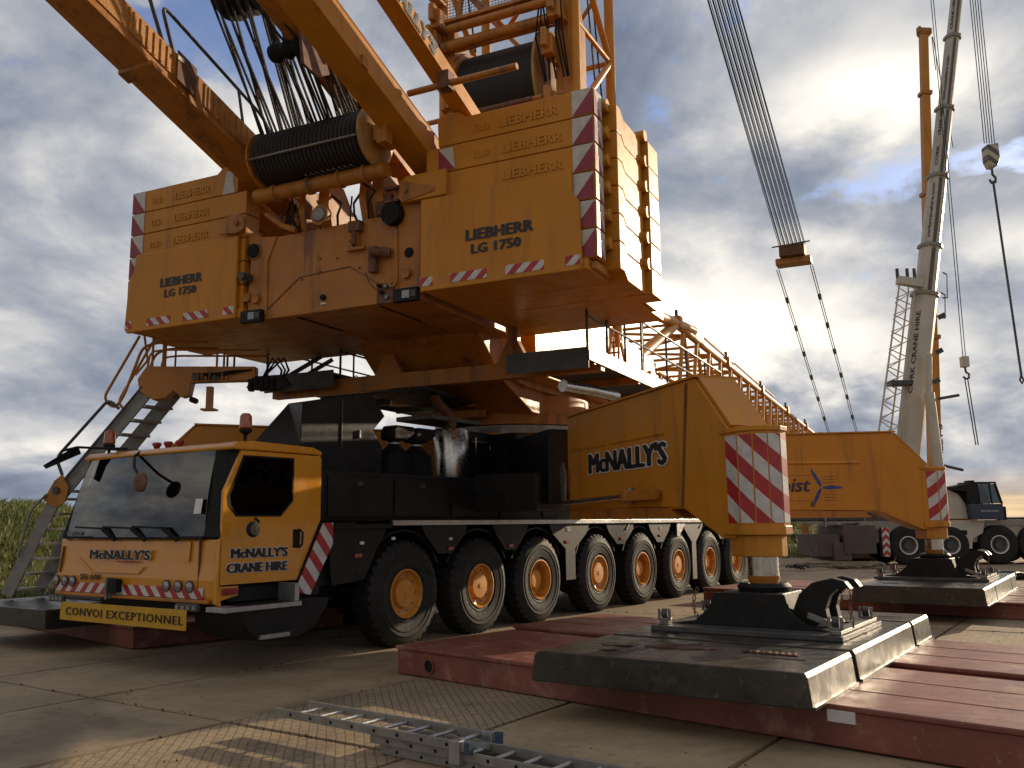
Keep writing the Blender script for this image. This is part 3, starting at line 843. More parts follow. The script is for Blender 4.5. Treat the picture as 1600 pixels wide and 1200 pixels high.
obj('rear_wall', MB().box(-1.80, -1.755, 0.03, VW1 - 0.03, 1.05, 2.70), CABY, cab, FC)
# shoulder panel between door and rear, cut back at the bottom
obj('rear_side_panel', MB().prism([(-1.985, 2.655), (-1.80, 2.66), (-1.76, 2.62), (-1.755, 1.82), (-2.135, 1.07), (-2.155, 1.07), (-1.995, 1.83)], 'v', 0.0, 0.05), CABY, cab, FC, bevel=0.01)
roofp = [(-3.20, 2.665), (-3.22, 2.70), (-3.15, 2.76), (-2.9, 2.785), (-1.90, 2.765), (-1.76, 2.72), (-1.745, 2.67)]
obj('roof', MB().prism(roofp, 'v', 0.0, VW1 - 0.24), CABY, cab, FC, bevel=0.03)
# A pillars (black) and windscreen
def quadbar(a, b, wd, ht, m, name='pillar'):
    return obj(name, MB().beam(a, b, wd, ht), m, cab, FC, bevel=0.012)
pillar = MB().add([(-3.345, 0.02, 1.62), (-3.345, 0.30, 1.62), (-3.19, 0.34, 2.67), (-3.10, 0.03, 2.67), (-3.24, 0.012, 1.62), (-3.30, 0.30, 1.62), (-3.13, 0.34, 2.67), (-3.04, 0.03, 2.67)],
                  [(0, 1, 2, 3), (4, 7, 6, 5), (0, 4, 5, 1), (1, 5, 6, 2), (2, 6, 7, 3), (3, 7, 4, 0)])
obj('windscreen_pillar', pillar, RUB, cab, FC)
pillar = MB().add([(-3.345, 3.38, 1.62), (-3.345, 3.28, 1.62), (-3.19, 3.06, 2.67), (-3.12, 3.14, 2.67), (-3.24, 3.40, 1.62), (-3.30, 3.28, 1.62), (-3.13, 3.06, 2.67), (-3.06, 3.14, 2.67)],
                  [(0, 1, 2, 3), (4, 7, 6, 5), (0, 4, 5, 1), (1, 5, 6, 2), (2, 6, 7, 3), (3, 7, 4, 0)])
obj('windscreen_pillar', pillar, RUB, cab, FC)
gw = MB(); N = 12; n2_ = 6
for j in range(n2_ + 1):
    t = j / n2_
    for i in range(N + 1):
        s = i / N
        v = (0.30 * (1 - t) + 0.34 * t) * (1 - s) + (3.28 * (1 - t) + 3.06 * t) * s
        u = -3.335 + 0.155 * t - 0.05 * math.sin(math.pi * s) - 0.03 * math.sin(math.pi * t)
        gw.v.append((u, v, 1.62 + 1.045 * t))
for j in range(n2_):
    for i in range(N):
        a = j * (N + 1) + i; gw.f.append((a, a + 1, a + N + 2, a + N + 1))
obj('windscreen', gw, GLS, cab, FC, smooth=True)
obj('windscreen_gasket', MB().beam((-3.35, 0.28, 1.615), (-3.35, 3.30, 1.615), 0.035, 0.035), RUB, cab, FC)
# far side window and rear window of the cab
obj('side_window', MB().add([(-3.20, 3.37, 1.62), (-1.9, 3.39, 1.62), (-1.9, 3.15, 2.66), (-3.05, 3.13, 2.66)], [(0, 1, 2, 3)]), GLS, cab, FC)
obj('side_pillar', MB().beam((-1.85, 3.38, 1.6), (-1.85, 3.15, 2.68), 0.1, 0.08), CABY, cab, FC)
# interior
obj('dashboard', MB().prism([(-3.22, 1.35), (-3.20, 1.66), (-2.95, 1.70), (-2.80, 1.55), (-2.80, 1.35)], 'v', 0.3, 3.3), mat('grey interior plastic', (0.05, 0.055, 0.06), 0.6), cab, FC, bevel=0.02)
obj('steering_wheel', MB().path([(-2.72 + 0.12 * math.cos(a), 2.45 + 0.24 * math.sin(a), 1.83 + 0.20 * math.cos(a)) for a in [2 * math.pi * k / 20 for k in range(21)]], 0.018, 6), RUB, cab, FC, smooth=True)
for v in (0.9, 2.45):
    obj('seat', MB().box(-2.45, -1.95, v - 0.26, v + 0.26, 1.35, 1.52).prism([(-2.02, 1.5), (-1.86, 1.5), (-1.84, 2.25), (-1.95, 2.32), (-2.0, 2.25)], 'v', v - 0.24, v + 0.24), mat('dark seat fabric', (0.05, 0.055, 0.075), 0.9), cab, FC, bevel=0.03)
obj('sun_visor', MB().box(-3.10, -3.07, 0.4, 3.05, 2.46, 2.66), mat('blue tinted visor', (0.02, 0.035, 0.09), 0.4), cab, FC)
obj('sticker', MB().add([(-3.355, 0.50, 1.90), (-3.355, 0.36, 1.90), (-3.33, 0.36, 2.08), (-3.33, 0.50, 2.08)], [(0, 1, 2, 3)]), WHS, cab, FC)
obj('sticker', MB().add([(-3.20, 0.56, 2.46), (-3.20, 0.40, 2.46), (-3.18, 0.38, 2.60), (-3.18, 0.52, 2.60)], [(0, 1, 2, 3)]), mat('pale blue sticker', (0.30, 0.38, 0.42), 0.5), cab, FC)
text('LIEBHERR', mat('grey lettering', (0.2, 0.2, 0.2), 0.5), cab, FC, (-3.365, 3.22, 1.645), (0, -1, 0), (0, 0, 1), 0.075, 1.15, 0.001)
# door
dp = [(-3.325, 1.07), (-3.325, 2.15), (-3.08, 2.655), (-2.0, 2.655), (-2.01, 1.83), (-2.165, 1.07)]
# door skin built as a ring round the window
win = [(-3.25, 1.98), (-3.27, 2.10), (-3.06, 2.60), (-2.25, 2.605), (-2.25, 2.06), (-2.45, 1.86), (-3.14, 1.86)]
def ring(outer, inner, v0, v1, m, name, parent, M, bevel=0.0):
    bm = bmesh.new()
    def addloop(pts, v):
        return [bm.verts.new((p[0], v, p[1])) for p in pts]
    faces_ok = []
    for v in (v0, v1):
        o = addloop(outer, v); i = addloop(inner, v)
        eds = [bm.edges.new((o[k], o[(k + 1) % len(o)])) for k in range(len(o))] + [bm.edges.new((i[k], i[(k + 1) % len(i)])) for k in range(len(i))]
        bmesh.ops.triangle_fill(bm, edges=eds, use_beauty=True, use_dissolve=False)
        faces_ok.append((o, i))
    (o0, i0), (o1, i1) = faces_ok
    for a, b in ((o0, o1), (i0, i1)):
        for k in range(len(a)):
            bm.faces.new((a[k], a[(k + 1) % len(a)], b[(k + 1) % len(a)], b[k]))
    bmesh.ops.recalc_face_normals(bm, faces=bm.faces)
    me = bpy.data.meshes.new(name); bm.to_mesh(me); bm.free()
    me.materials.append(m)
    return obj(name, me, None, parent, M, bevel=bevel)
ring(dp, win, -0.012, 0.03, CABY, 'door', cab, FC)
obj('door_window', MB().prism(win, 'v', 0.004, 0.012), GLD, cab, FC)
inner = [(p[0] * 0.94 - 0.16, p[1] * 0.94 + 0.135) for p in win]
ring(win, inner, -0.016, -0.004, RUB, 'window_seal', cab, FC)
obj('rear_lining', MB().box(-1.835, -1.802, 0.06, VW1 - 0.06, 1.10, 2.66), RUB, cab, FC)
obj('roof_lining', MB().box(-3.05, -1.84, 0.06, VW1 - 0.30, 2.635, 2.66), RUB, cab, FC)
obj('inner_lining', MB().box(-3.2, -2.2, 0.035, 0.05, 1.10, 1.86), LBLK, cab, FC)
obj('door_handle', MB().path([(-2.20, -0.02, 1.68), (-2.17, -0.06, 1.70), (-2.12, -0.06, 1.66), (-2.12, -0.06, 1.52), (-2.16, -0.06, 1.48), (-2.18, -0.02, 1.48)], 0.014, 8), RUB, cab, FC, smooth=True)
obj('door_recess', MB().box(-2.24, -2.12, -0.0135, -0.0125, 1.47, 1.70), LBLK, cab, FC)
m_ = MB().path([(-2.85, -0.02, 1.84), (-2.88, -0.12, 1.80), (-2.98, -0.22, 1.765), (-3.05, -0.28, 1.75)], 0.015, 8)
obj('mirror_arm', m_, RUB, cab, FC, smooth=True)
m_ = MB().lathe([(0.0, -0.03), (0.07, -0.025), (0.095, 0), (0.09, 0.03), (0.0, 0.04)], (-3.10, -0.30, 1.71), 'v', 20)
obj('mirror', m_, RUB, cab, FC, smooth=True)
text("McNALLY'S", TXT, cab, FC, (-3.20, -0.014, 1.375), (1, 0, 0.0), (0, 0, 1), 0.155, 1.13, 0.0075, outline=(TXW, 0.009), spacing=1.02)
text('CRANE HIRE', TXT, cab, FC, (-3.25, -0.014, 1.205), (1, 0, 0.0), (0, 0, 1), 0.155, 1.04, 0.0075, outline=(TXW, 0.009), spacing=1.02)
text("McNALLY'S", TXT, cab, FC, (-3.372, 2.62, 1.345), (0, -1, 0), (-0.08, 0, 1), 0.165, 1.62, 0.008, shear=0.12, outline=(TXW, 0.009), spacing=1.02)
text('www.mcnallycranehire.com', TXR, cab, FC, (-3.378, 1.98, 1.305), (0, -1, 0), (-0.05, 0, 1), 0.036, 1.15, 0.0005)
text('SF61 AVW', TXT, cab, FC, (-3.385, 2.80, 1.065), (0, -1, 0), (0, 0, 1), 0.115, 0.92, 0.001)
# pressed panel on the front
fr_ = [(-0.0, 0)]
path_ = [(-3.372, 2.95, 1.36), (-3.375, 2.55, 1.17), (-3.375, 1.52, 1.17), (-3.372, 1.40, 1.26)]
obj('panel_crease', MB().path(path_, 0.009, 6), CABY, cab, FC)
obj('grab_slot', MB().beam((-3.375, 3.33, 1.15), (-3.35, 3.31, 1.50), 0.03, 0.02), RUST, cab, FC)
obj('panel_seam', MB().box(-3.372, -3.33, 0.335, 0.345, 0.95, 1.60), RUST, cab, FC)
obj('front_grab_bar', MB().beam((-3.368, 0.55, 1.33), (-3.352, 0.55, 1.57), 0.05, 0.02), CABY, cab, FC, bevel=0.006)
HZF = hazard('front hazard film', (0, 0, 1), 0.235, 0.1, chev=(1, 1.85, 1.0))
obj('hazard_band', MB().box(-3.384, -3.374, 0.22, 3.40, 0.905, 1.03), HZF, cab, FC)
obj('bumper', MB().box(-3.40, -3.30, 0.12, 3.38, 0.855, 0.898), YEL2, cab, FC, bevel=0.01)
for v in (3.38, 3.17, 2.98, 0.92, 0.69, 0.47):
    w = 1.04
    m_ = MB().lathe([(0.0, -3.408), (0.045, -3.404), (0.058, -3.395), (0.062, -3.375)], (0, v, w), 'u', 20)
    obj('headlight', m_, LENS, cab, FC, smooth=True)
    m_ = MB().lathe([(0.060, -3.398), (0.072, -3.398), (0.072, -3.37)], (0, v, w), 'u', 20)
    obj('headlight_ring', m_, DKG, cab, FC, smooth=True)
obj('tow_coupling', MB().box(-3.47, -3.385, 1.84, 2.02, 0.93, 1.10), RUB, cab, FC, bevel=0.01)
obj('tow_bracket', MB().box(-3.43, -3.385, 2.03, 2.13, 0.85, 1.11).tube((-3.45, 2.08, 0.84), (-3.45, 2.08, 1.12), 0.02, 8), STL, cab, FC)
for v0, v1 in ((3.10, 3.46), (0.24, 0.66)):
    t_ = obj('daytime_lamp_strip', MB().box(-3.44, -3.385, v0, v1, 0.765, 0.85), DKG, cab, FC, bevel=0.01)
    for k in range(4):
        vv = v0 + (v1 - v0) * (k + 0.5) / 4
        obj('lamp', MB().box(-3.452, -3.441, vv - 0.03, vv + 0.03, 0.785, 0.83), LENS, cab, FC)
obj('corner_lamp', MB().box(-3.30, -3.08, -0.03, -0.006, 0.955, 1.03), REDL, cab, FC, bevel=0.008)
obj('lower_corner', MB().prism([(-3.36, 0.88), (-3.06, 0.94), (-3.06, 1.05), (-3.32, 1.05)], 'v', -0.005, 0.04), CABY, cab, FC)
sg = obj('sign_board', MB().beam((-3.42, 3.16, 0.655), (-3.46, 0.40, 0.665), 0.012, 0.235), SIGNY, cab, FC, label='yellow convoy sign board hung below the bumper')
text('CONVOI EXCEPTIONNEL', TXT, cab, FC, (-3.432, 3.02, 0.61), (-0.014, -1, 0.0), (0, 0, 1), 0.142, 1.45, 0.001, spacing=1.12)
# wipers
for v in (2.35, 1.70, 1.05):
    m_ = MB().beam((-3.385, v - 0.30, 1.585), (-3.42, v - 0.05, 1.73), 0.03, 0.045).beam((-3.42, v - 0.05, 1.735), (-3.40, v + 0.62, 1.755), 0.016, 0.022)
    obj('wiper', m_, RUB, cab, FC)
# roof lamps, beacons
for v in (1.83, 1.58, 1.33):
    obj('marker_lamp', MB().lathe([(0.0, 2.865), (0.05, 2.86), (0.065, 2.835), (0.05, 2.815), (0.03, 2.77)], (-3.0, v, 0), 'w', 16), REDL, cab, FC, smooth=True)
def beacon(u, v, z, stem):
    b = obj('beacon', MB().lathe([(0.0, z + 0.20), (0.045, z + 0.195), (0.072, z + 0.16), (0.078, z + 0.02), (0.06, z)], (u, v, 0), 'w', 24), ORL, cab, FC, smooth=True)
    obj('beacon_base', MB().lathe([(0.0, z), (0.078, z), (0.078, z - 0.035), (0.035, z - 0.06), (0.035, z - 0.07), (0.022, z - 0.08), (0.022, z - stem)], (u, v, 0), 'w', 20), RUB, cab, FC, smooth=True)
beacon(-2.95, 0.10, 2.93, 0.20)
beacon(-3.05, 2.86, 2.89, 0.17)
obj('mirror_arm', MB().path([(-3.10, 2.35, 2.80), (-3.25, 2.75, 2.82), (-3.40, 3.05, 2.84), (-3.48, 3.28, 2.80)], 0.018, 7), RUB, cab, FC, smooth=True)
obj('mirror', MB().add([(-3.62, 3.50, 2.60), (-3.55, 3.62, 2.60), (-3.30, 3.18, 2.84), (-3.40, 3.10, 2.86), (-3.60, 3.45, 2.55), (-3.30, 3.12, 2.76)], [(0, 1, 2, 3), (0, 3, 5, 4), (1, 4, 5, 2), (0, 4, 1), (2, 5, 3)]), RUB, cab, FC)
obj('mirror_arm', MB().path([(-3.15, 1.95, 2.74), (-3.30, 1.86, 2.66), (-3.46, 1.60, 2.50), (-3.56, 1.36, 2.40)], 0.018, 7), RUB, cab, FC, smooth=True)
obj('round_mirror', MB().lathe([(0.0, -3.61), (0.09, -3.60), (0.125, -3.57), (0.12, -3.54), (0.0, -3.53)], (0, 1.30, 2.30), 'u', 24), RUST, cab, FC, smooth=True)
# steps
obj('step', MB().box(-3.50, -2.36, -0.34, 0.0, 0.78, 0.835), SIL, cab, FC, bevel=0.006)
obj('step', MB().box(-2.98, -2.55, -0.36, -0.12, 0.44, 0.49), SIL, cab, FC, bevel=0.006)
obj('step_well', MB().box(-3.20, -1.66, 0.12, 0.9, 0.86, 1.02).box(-3.15, -1.7, 0.06, 0.11, 0.86, 1.06), LBLK, cab, FC)
obj('step_box', MB().prism([(-3.25, 0.84), (-3.20, 0.62), (-3.05, 0.46), (-2.85, 0.40), (-2.35, 0.40), (-2.1, 0.50), (-1.9, 0.74), (-1.85, 0.84)], 'v', -0.30, 0.6), LBLK, cab, FC, bevel=0.02)
obj('step_bracket', MB().box(-2.44, -2.37, -0.3, 0.0, 0.84, 1.05), SIL, cab, FC)
obj('under_cab_frame', MB().box(-3.2, -1.5, 0.8, 2.6, 0.72, 1.0), LBLK, cab, FC)
HZB = hazard('side hazard board film', (1, 0, 0.85), 0.30, 0.35)
obj('hazard_board', MB().prism([(-1.755, 1.78), (-1.585, 1.78), (-1.585, 1.50), (-1.965, 0.87), (-2.215, 0.93)], 'v', -0.06, -0.045), HZB, crane, FC, label='slanting red and white hazard board behind the driver door')
obj('hazard_board_back', MB().prism([(-1.775, 1.76), (-1.60, 1.76), (-1.60, 1.50), (-1.975, 0.89), (-2.20, 0.94)], 'v', -0.043, 0.02), LBLK, crane, FC)

# ---------------- outriggers
def c2w(u, v): return (FC @ Vector((u, v, 0)))
CTR = c2w(4.6, 1.6)
def outrigger(u, v, az, length, near, letters=None, full=True):
    J = c2w(u, v)
    FA = frame(J.x, J.y, az)
    t = empty('outrigger', crane, FA)
    prof = [(length, 1.95), (1.12, 1.90), (0.34, 1.56), (0.10, 1.56), (0.10, 2.74), (0.80, 3.46), (length, 3.40)]
    obj('beam', MB().prism(prof, 'v', -0.28, 0.28), YEL, t, FA, bevel=0.015)
    obj('flange', MB().prism([(0.74, 3.462), (length, 3.402), (length, 3.43), (0.74, 3.49)], 'v', -0.31, 0.31), YEL, t, FA)
    obj('stiffener', MB().prism([(length - 0.04, 1.99), (1.18, 1.93), (1.00, 3.40), (length - 0.04, 3.36)], 'v', 0.282, 0.297), YEL, t, FA, bevel=0.004)
    if near: obj('seam', MB().prism([(1.165, 1.92), (1.13, 1.92), (0.94, 3.42), (0.985, 3.42)], 'v', 0.278, 0.286), RUST, t, FA)
    obj('sloping_cover', MB().prism([(0.14, 2.80), (0.76, 3.44), (0.73, 3.46), (0.11, 2.82)], 'v', -0.25, 0.25), YEL, t, FA)
    for a0, a1, ww in ((1.5, 3.0, 2.86), (3.2, length - 0.15, 2.86)):
        obj('ridge', MB().prism([(0.298, ww - 0.03), (0.318, ww), (0.298, ww + 0.05)], 'u', a0, a1), YEL, t, FA)
    if near:
        obj('hinge_lug', MB().tube((2.35, 0.36, 2.02), (2.35, 0.36, 2.17), 0.13, 20).box(1.6, 2.35, 0.34, 0.46, 2.03, 2.16), YEL2, t, FA, bevel=0.006)
        obj('hinge_pin', MB().tube((2.35, 0.36, 2.00), (2.35, 0.36, 2.20), 0.05, 12), STL, t, FA)
        obj('cylinder_rod', MB().tube((2.45, 0.40, 2.09), (4.4, 0.46, 2.05), 0.035, 12), CHR, t, FA, smooth=True)
    obj('lower_bracket', MB().prism([(length, 1.80), (1.3, 1.80), (1.5, 1.945), (length, 1.945)], 'v', -0.2, 0.28), YEL2, t, FA)
    pl = [(0.28, 0.285), (-0.04, 0.29), (-0.22, 0.22), (-0.30, 0.08), (-0.30, -0.08), (-0.22, -0.22), (-0.04, -0.29), (0.28, -0.285)]
    obj('jack_housing', MB().prism(pl, 'w', 1.70, 2.72), YEL, t, FA)
    cap = [(x * 1.06, y * 1.07) for x, y in pl]
    obj('housing_cap', MB().prism(cap, 'w', 2.722, 2.78), YEL, t, FA, bevel=0.01)
    obj('housing_collar', MB().prism(cap, 'w', 1.60, 1.698), YEL, t, FA, bevel=0.01)
    obj('jack_sleeve', MB().prism([(x * 0.86, y * 0.86) for x, y in pl], 'w', 1.37, 1.598), YEL, t, FA, bevel=0.01)
    # hazard film on the facets
    d = (-0.7, -0.7, 1.0) if near else (-0.7, -0.7, -1.0)
    HZ = hazard('outrigger hazard film ' + ('falling' if near else 'rising'), d, 0.40, 0.2)
    for i in range(6):
        (x0, y0), (x1, y1) = pl[i], pl[i + 1]
        nx_, ny_ = (y0 - y1), -(x0 - x1)
        L = math.hypot(nx_, ny_); nx_, ny_ = nx_ / L * 0.006, ny_ / L * 0.006
        if nx_ * (x0 + x1) + ny_ * (y0 + y1) < 0: nx_, ny_ = -nx_, -ny_
        e = 0.05
        ax0, ay0 = x0 + (x1 - x0) * e, y0 + (y1 - y0) * e; ax1, ay1 = x1 - (x1 - x0) * e, y1 - (y1 - y0) * e
        if i == 0:
            ax0, ay0 = x0 + (x1 - x0) * 0.30, y0 + (y1 - y0) * 0.30
        obj('hazard_panel', MB().prism([(ax0, ay0), (ax1, ay1), (ax1 + nx_, ay1 + ny_), (ax0 + nx_, ay0 + ny_)], 'w', 1.73, 2.69), HZ, t, FA)
    obj('jack_cylinder', MB().lathe([(0.0, 1.40), (0.165, 1.40), (0.165, 1.15), (0.0, 1.15)], (0, 0, 0), 'w', 36), CHR, t, FA, smooth=True)
    obj('jack_cone', MB().lathe([(0.0, 1.165), (0.172, 1.165), (0.172, 1.13), (0.12, 1.0), (0.10, 0.94), (0.0, 0.94)], (0, 0, 0), 'w', 36), YEL2, t, FA, smooth=True)
    if not full:
        return t, FA
    # foot, aligned with the plates below
    FF = FC @ Matrix.Translation((u, v, 0))
    obj('foot_plate', MB().box(-0.78, 0.85, -1.0, 1.0, 0.603, 0.655), DKG, t, FF, bevel=0.006)
    obj('foot_edge_bar', MB().box(-0.72, 0.78, -0.97, -0.86, 0.657, 0.70), STL, t, FF, bevel=0.01)
    body = MB().add([(-0.45, -0.55, 0.657), (0.45, -0.55, 0.657), (0.45, 0.60, 0.657), (-0.45, 0.60, 0.657), (-0.40, -0.36, 0.74), (0.40, -0.36, 0.74), (0.40, 0.42, 0.74), (-0.40, 0.42, 0.74),
                     (-0.33, -0.30, 1.0), (0.33, -0.30, 1.0), (0.33, 0.36, 1.0), (-0.33, 0.36, 1.0)],
                    [(0, 1, 2, 3), (0, 4, 5, 1), (1, 5, 6, 2), (2, 6, 7, 3), (3, 7, 4, 0), (4, 8, 9, 5), (5, 9, 10, 6), (6, 10, 11, 7), (7, 11, 8, 4), (8, 11, 10, 9)])
    obj('foot_body', body, LBLK, t, FF, bevel=0.01)
    for uu in (-0.46, 0.42):
        obj('foot_rib', MB().prism([(-0.80, 0.657), (-0.58, 0.70), (-0.40, 0.84), (-0.36, 1.0), (0.40, 1.0), (0.46, 0.84), (0.62, 0.70), (0.90, 0.657)], 'u', uu, uu + 0.04), LBLK, t, FF, bevel=0.005)
    obj('socket_ring', MB().lathe([(0.16, 1.0), (0.27, 1.0), (0.29, 1.05), (0.25, 1.09), (0.17, 1.08), (0.14, 1.02)], (0, 0, 0), 'w', 28), LBLK, t, FF, smooth=True)
    # locking claw
    cl = [(-0.36, 0.70), (-0.40, 0.86), (-0.46, 1.00), (-0.60, 1.12), (-0.80, 1.17), (-0.92, 1.14), (-0.98, 1.06), (-0.93, 1.07), (-0.84, 1.06), (-0.76, 0.98), (-0.72, 0.86), (-0.74, 0.74), (-0.80, 0.70)]
    obj('locking_claw', MB().prism(cl, 'u', -0.30, -0.16), LBLK, t, FF, bevel=0.01)
    obj('locking_claw', MB().prism(cl, 'u', 0.10, 0.24), LBLK, t, FF, bevel=0.01)
    obj('claw_link', MB().beam((-0.36, -0.56, 0.80), (-0.38, -0.84, 0.70), 0.05, 0.06), STL, t, FF, bevel=0.005)
    for uu in (-0.60, 0.62):
        for vv in (-0.90, 0.90):
            obj('plate_lug', MB().box(uu - 0.05, uu + 0.05, vv - 0.05, vv + 0.05, 0.656, 0.72).tube((uu - 0.04, vv - 0.06, 0.82), (uu - 0.04, vv - 0.06, 0.70), 0.016, 8).tube((uu - 0.04, vv + 0.06, 0.82), (uu - 0.04, vv + 0.06, 0.70), 0.016, 8), STL, t, FF, bevel=0.004)
            obj('lug_roller', MB().tube((uu - 0.0, vv - 0.035, 0.77), (uu - 0.0, vv + 0.035, 0.77), 0.05, 16).box(uu - 0.03, uu + 0.03, vv - 0.03, vv + 0.03, 0.7, 0.76), DKG, t, FF, smooth=True)
    def chain(p0, sag, n):
        m_ = MB()
        for k in range(n):
            z = p0[2] - k * 0.045; off = sag * math.sin(math.pi * k / max(1, n - 1))
            c = Vector((p0[0], p0[1] + off, z)); pts = []
            for q in range(9):
                a = 2 * math.pi * q / 8
                dx = 0.017 * math.cos(a); dz = 0.032 * math.sin(a)
                pts.append(c + (Vector((dx, 0, dz)) if k % 2 else Vector((0, dx, dz))))
            m_.path(pts, 0.006, 5)
        return m_
    obj('chain', chain((-0.24, -0.97, 1.03), 0.02, 8), RUST, t, FF, kind='stuff')
    obj('chain', chain((-0.24, 0.68, 1.0), 0.05, 8), RUST, t, FF, kind='stuff')
    return t, FA
t1, FA1 = outrigger(-0.4, -5.45, -20.5, 4.55, True)
T1 = text("McNALLY'S", TXT, t1, FA1, (3.74, 0.300, 2.475), (-1, 0, 0.0), (0, 0, 1), 0.395, 1.18, 0.020, outline=(TXW, 0.024))
t2, FA2 = outrigger(9.3, -5.6, -91.0, 4.55, False)
text('Windhoist', mat('navy lettering', (0.025, 0.025, 0.05), 0.4), t2, FA2, (4.20, 0.300, 2.31), (-1, 0, 0), (0, 0, 1), 0.385, 1.02, 0.006, shear=0.25)
text('IN COMPLETE CRANEAGE', mat('brown lettering', (0.22, 0.08, 0.02), 0.5), t2, FA2, (4.2, 0.300, 2.18), (-1, 0, 0), (0, 0, 1), 0.085, 1.0, 0.0)
for z in (2.62, 2.13):
    obj('logo_line', MB().box(2.42, 3.8, 0.298, 0.301, z, z + 0.008), mat('brown lettering', (0.22, 0.08, 0.02), 0.5), t2, FA2)
for k in range(9):
    if k in (4,): continue
    obj('logo_line', MB().box(1.98, 2.12 if 3 <= k <= 5 else 2.24, 0.298, 0.301, 2.13 + k * 0.058, 2.142 + k * 0.058), mat('brown lettering', (0.22, 0.08, 0.02), 0.5), t2, FA2)
hub_c = Vector((2.27, 0, 2.385))
for a in (118, 0, 242):
    dx, dz = -math.cos(R(a)), math.sin(R(a))
    px_, pz_ = -dz, dx
    pts = []
    for tt, ww_ in ((0.02, 0.012), (0.10, 0.038), (0.22, 0.036), (0.36, 0.02), (0.43, 0.0)):
        pts.append((hub_c.x + dx * tt + px_ * ww_, hub_c.z + dz * tt + pz_ * ww_))
    for tt, ww_ in ((0.36, -0.02), (0.22, -0.03), (0.10, -0.03), (0.02, -0.012)):
        pts.append((hub_c.x + dx * tt + px_ * ww_, hub_c.z + dz * tt + pz_ * ww_))
    obj('logo_blade', MB().prism(pts, 'v', 0.299, 0.303), LOGOB, t2, FA2)
obj('grease_cap', MB().lathe([(0.0, 0.306), (0.05, 0.306), (0.05, 0.29)], (2.46, 0, 2.06), 'v', 16), RUST, t2, FA2)
t3, FA3 = outrigger(-1.1, 4.9, 72.0, 7.0, True)
t4, FA4 = outrigger(9.3, 8.7, 195.0, 4.0, False, full=True)
obj('light_panel', MB().prism([(4.52, 2.02), (4.40, 2.02), (4.36, 2.50), (4.46, 2.68), (4.54, 2.60)], 'v', 0.38, 0.42), STL, t1, FA1, bevel=0.006)
# links from the star box to the arms
for uu, vv in ((2.0, -1.6), (6.9, -2.0)):
    a = Vector((4.6, 1.6, 2.65)); b = Vector((uu, vv, 2.65))
    obj('arm_root', MB().beam(a, a + (b - a) * 0.93, 0.5, 1.2), LBLK, crane, FC, bevel=0.02)
obj('rear_side_box', MB().box(1.8, 3.3, -1.1, 0.14, 1.95, 2.55), LBLK, crane, FC, bevel=0.02)

# ================================================================== SUPERSTRUCTURE (frame FS)
sup = empty('superstructure', crane, FS)
def so(name, mb_, m, **k): return obj(name, mb_, m, sup, FS, **k)
ring_c = (0, 0, 0)
so('slew_ring', MB().lathe([(0, 3.40), (1.55, 3.40), (1.55, 3.60), (1.70, 3.62), (1.70, 3.82), (1.5, 3.84), (1.5, 4.2), (0, 4.2)], ring_c, 'w', 48), YEL2, smooth=True)
so('slew_ring_bolts', MB().add([], []).lathe([(1.62, 3.45), (1.66, 3.45), (1.66, 3.60), (1.62, 3.60)], ring_c, 'w', 48), STL)
so('adapter', MB().lathe([(0, 2.3), (1.35, 2.3), (1.45, 3.0), (1.45, 3.40), (0, 3.40)], ring_c, 'w', 32), LBLK, smooth=True)
so('main_frame', MB().prism([(-3.4, 4.42), (-2.2, 4.22), (3.6, 4.22), (4.4, 5.0), (4.4, 5.8), (3.0, 6.0), (-5.2, 6.0), (-5.2, 4.93), (-4.0, 4.90)], 'v', -1.22, 1.22), YEL2, bevel=0.02)
# tail end
body = [(-1.54, 4.88), (1.57, 4.88), (1.62, 5.2), (1.57, 6.02), (1.70, 6.30), (1.52, 6.32), (1.42, 6.22), (1.0, 6.17), (-1.0, 6.19), (-1.10, 6.55), (-1.26, 6.66), (-1.54, 6.35)]
so('tail_plate', MB().prism([(p[0], p[1]) for p in body], 'u', -6.32, -6.20), YEL2, bevel=0.012)
for v in (-1.4, -0.75, 0.75, 1.45):
    so('tail_web', MB().prism([(-6.2, 4.90), (-3.4, 4.90), (-3.4, 5.95), (-6.2, 6.15)], 'v', v - 0.03, v + 0.03), YEL2)
so('tail_floor', MB().box(-6.18, -3.3, -1.50, -0.80, 4.885, 4.93).box(-6.18, -3.3, 0.80, 1.52, 4.885, 4.93).box(-6.18, -5.0, -0.78, 0.78, 4.90, 4.94), YEL2)
so('tail_recess', MB().box(-4.98, -3.4, -0.72, 0.72, 5.2, 5.25), RUST)
# seam of the lower cover
def seam(pts, u=-6.326, r=0.006):
    m_ = MB()
    for a, b in zip(pts, pts[1:]):
        m_.beam((u, a[0], a[1]), (u, b[0], b[1]), 0.014, 0.010)
    return m_
so('cover_seam', seam([(1.36, 4.92), (0.60, 5.46), (-0.33, 5.50), (-0.80, 5.20), (-1.28, 5.0)]), RUST)
so('cover_seam', seam([(-0.60, 5.38), (-0.68, 5.2), (-0.84, 5.06)]), RUST)
for v, w, r in ((1.58, 6.0, 0.0), ):
    pass
def disc(name, v, w, r, m, u0=-6.35, u1=-6.30, n=24):
    return so(name, MB().lathe([(0, u0), (r * 0.92, u0), (r, u0 + 0.006), (r, u1)], (0, v, w), 'u', n), m, smooth=True)
disc('port', 1.50, 6.00, 0.115, RUB, -6.37); disc('port_ring', 1.50, 6.0, 0.135, YEL2, -6.345)
disc('port_hole', -1.35, 5.57, 0.075, RUB, -6.335)
disc('camera_lens', 0.14, 5.09, 0.045, RUB, -6.36)
so('camera_label', MB().box(-6.34, -6.322, 0.09, 0.18, 4.985, 5.01), WHS)
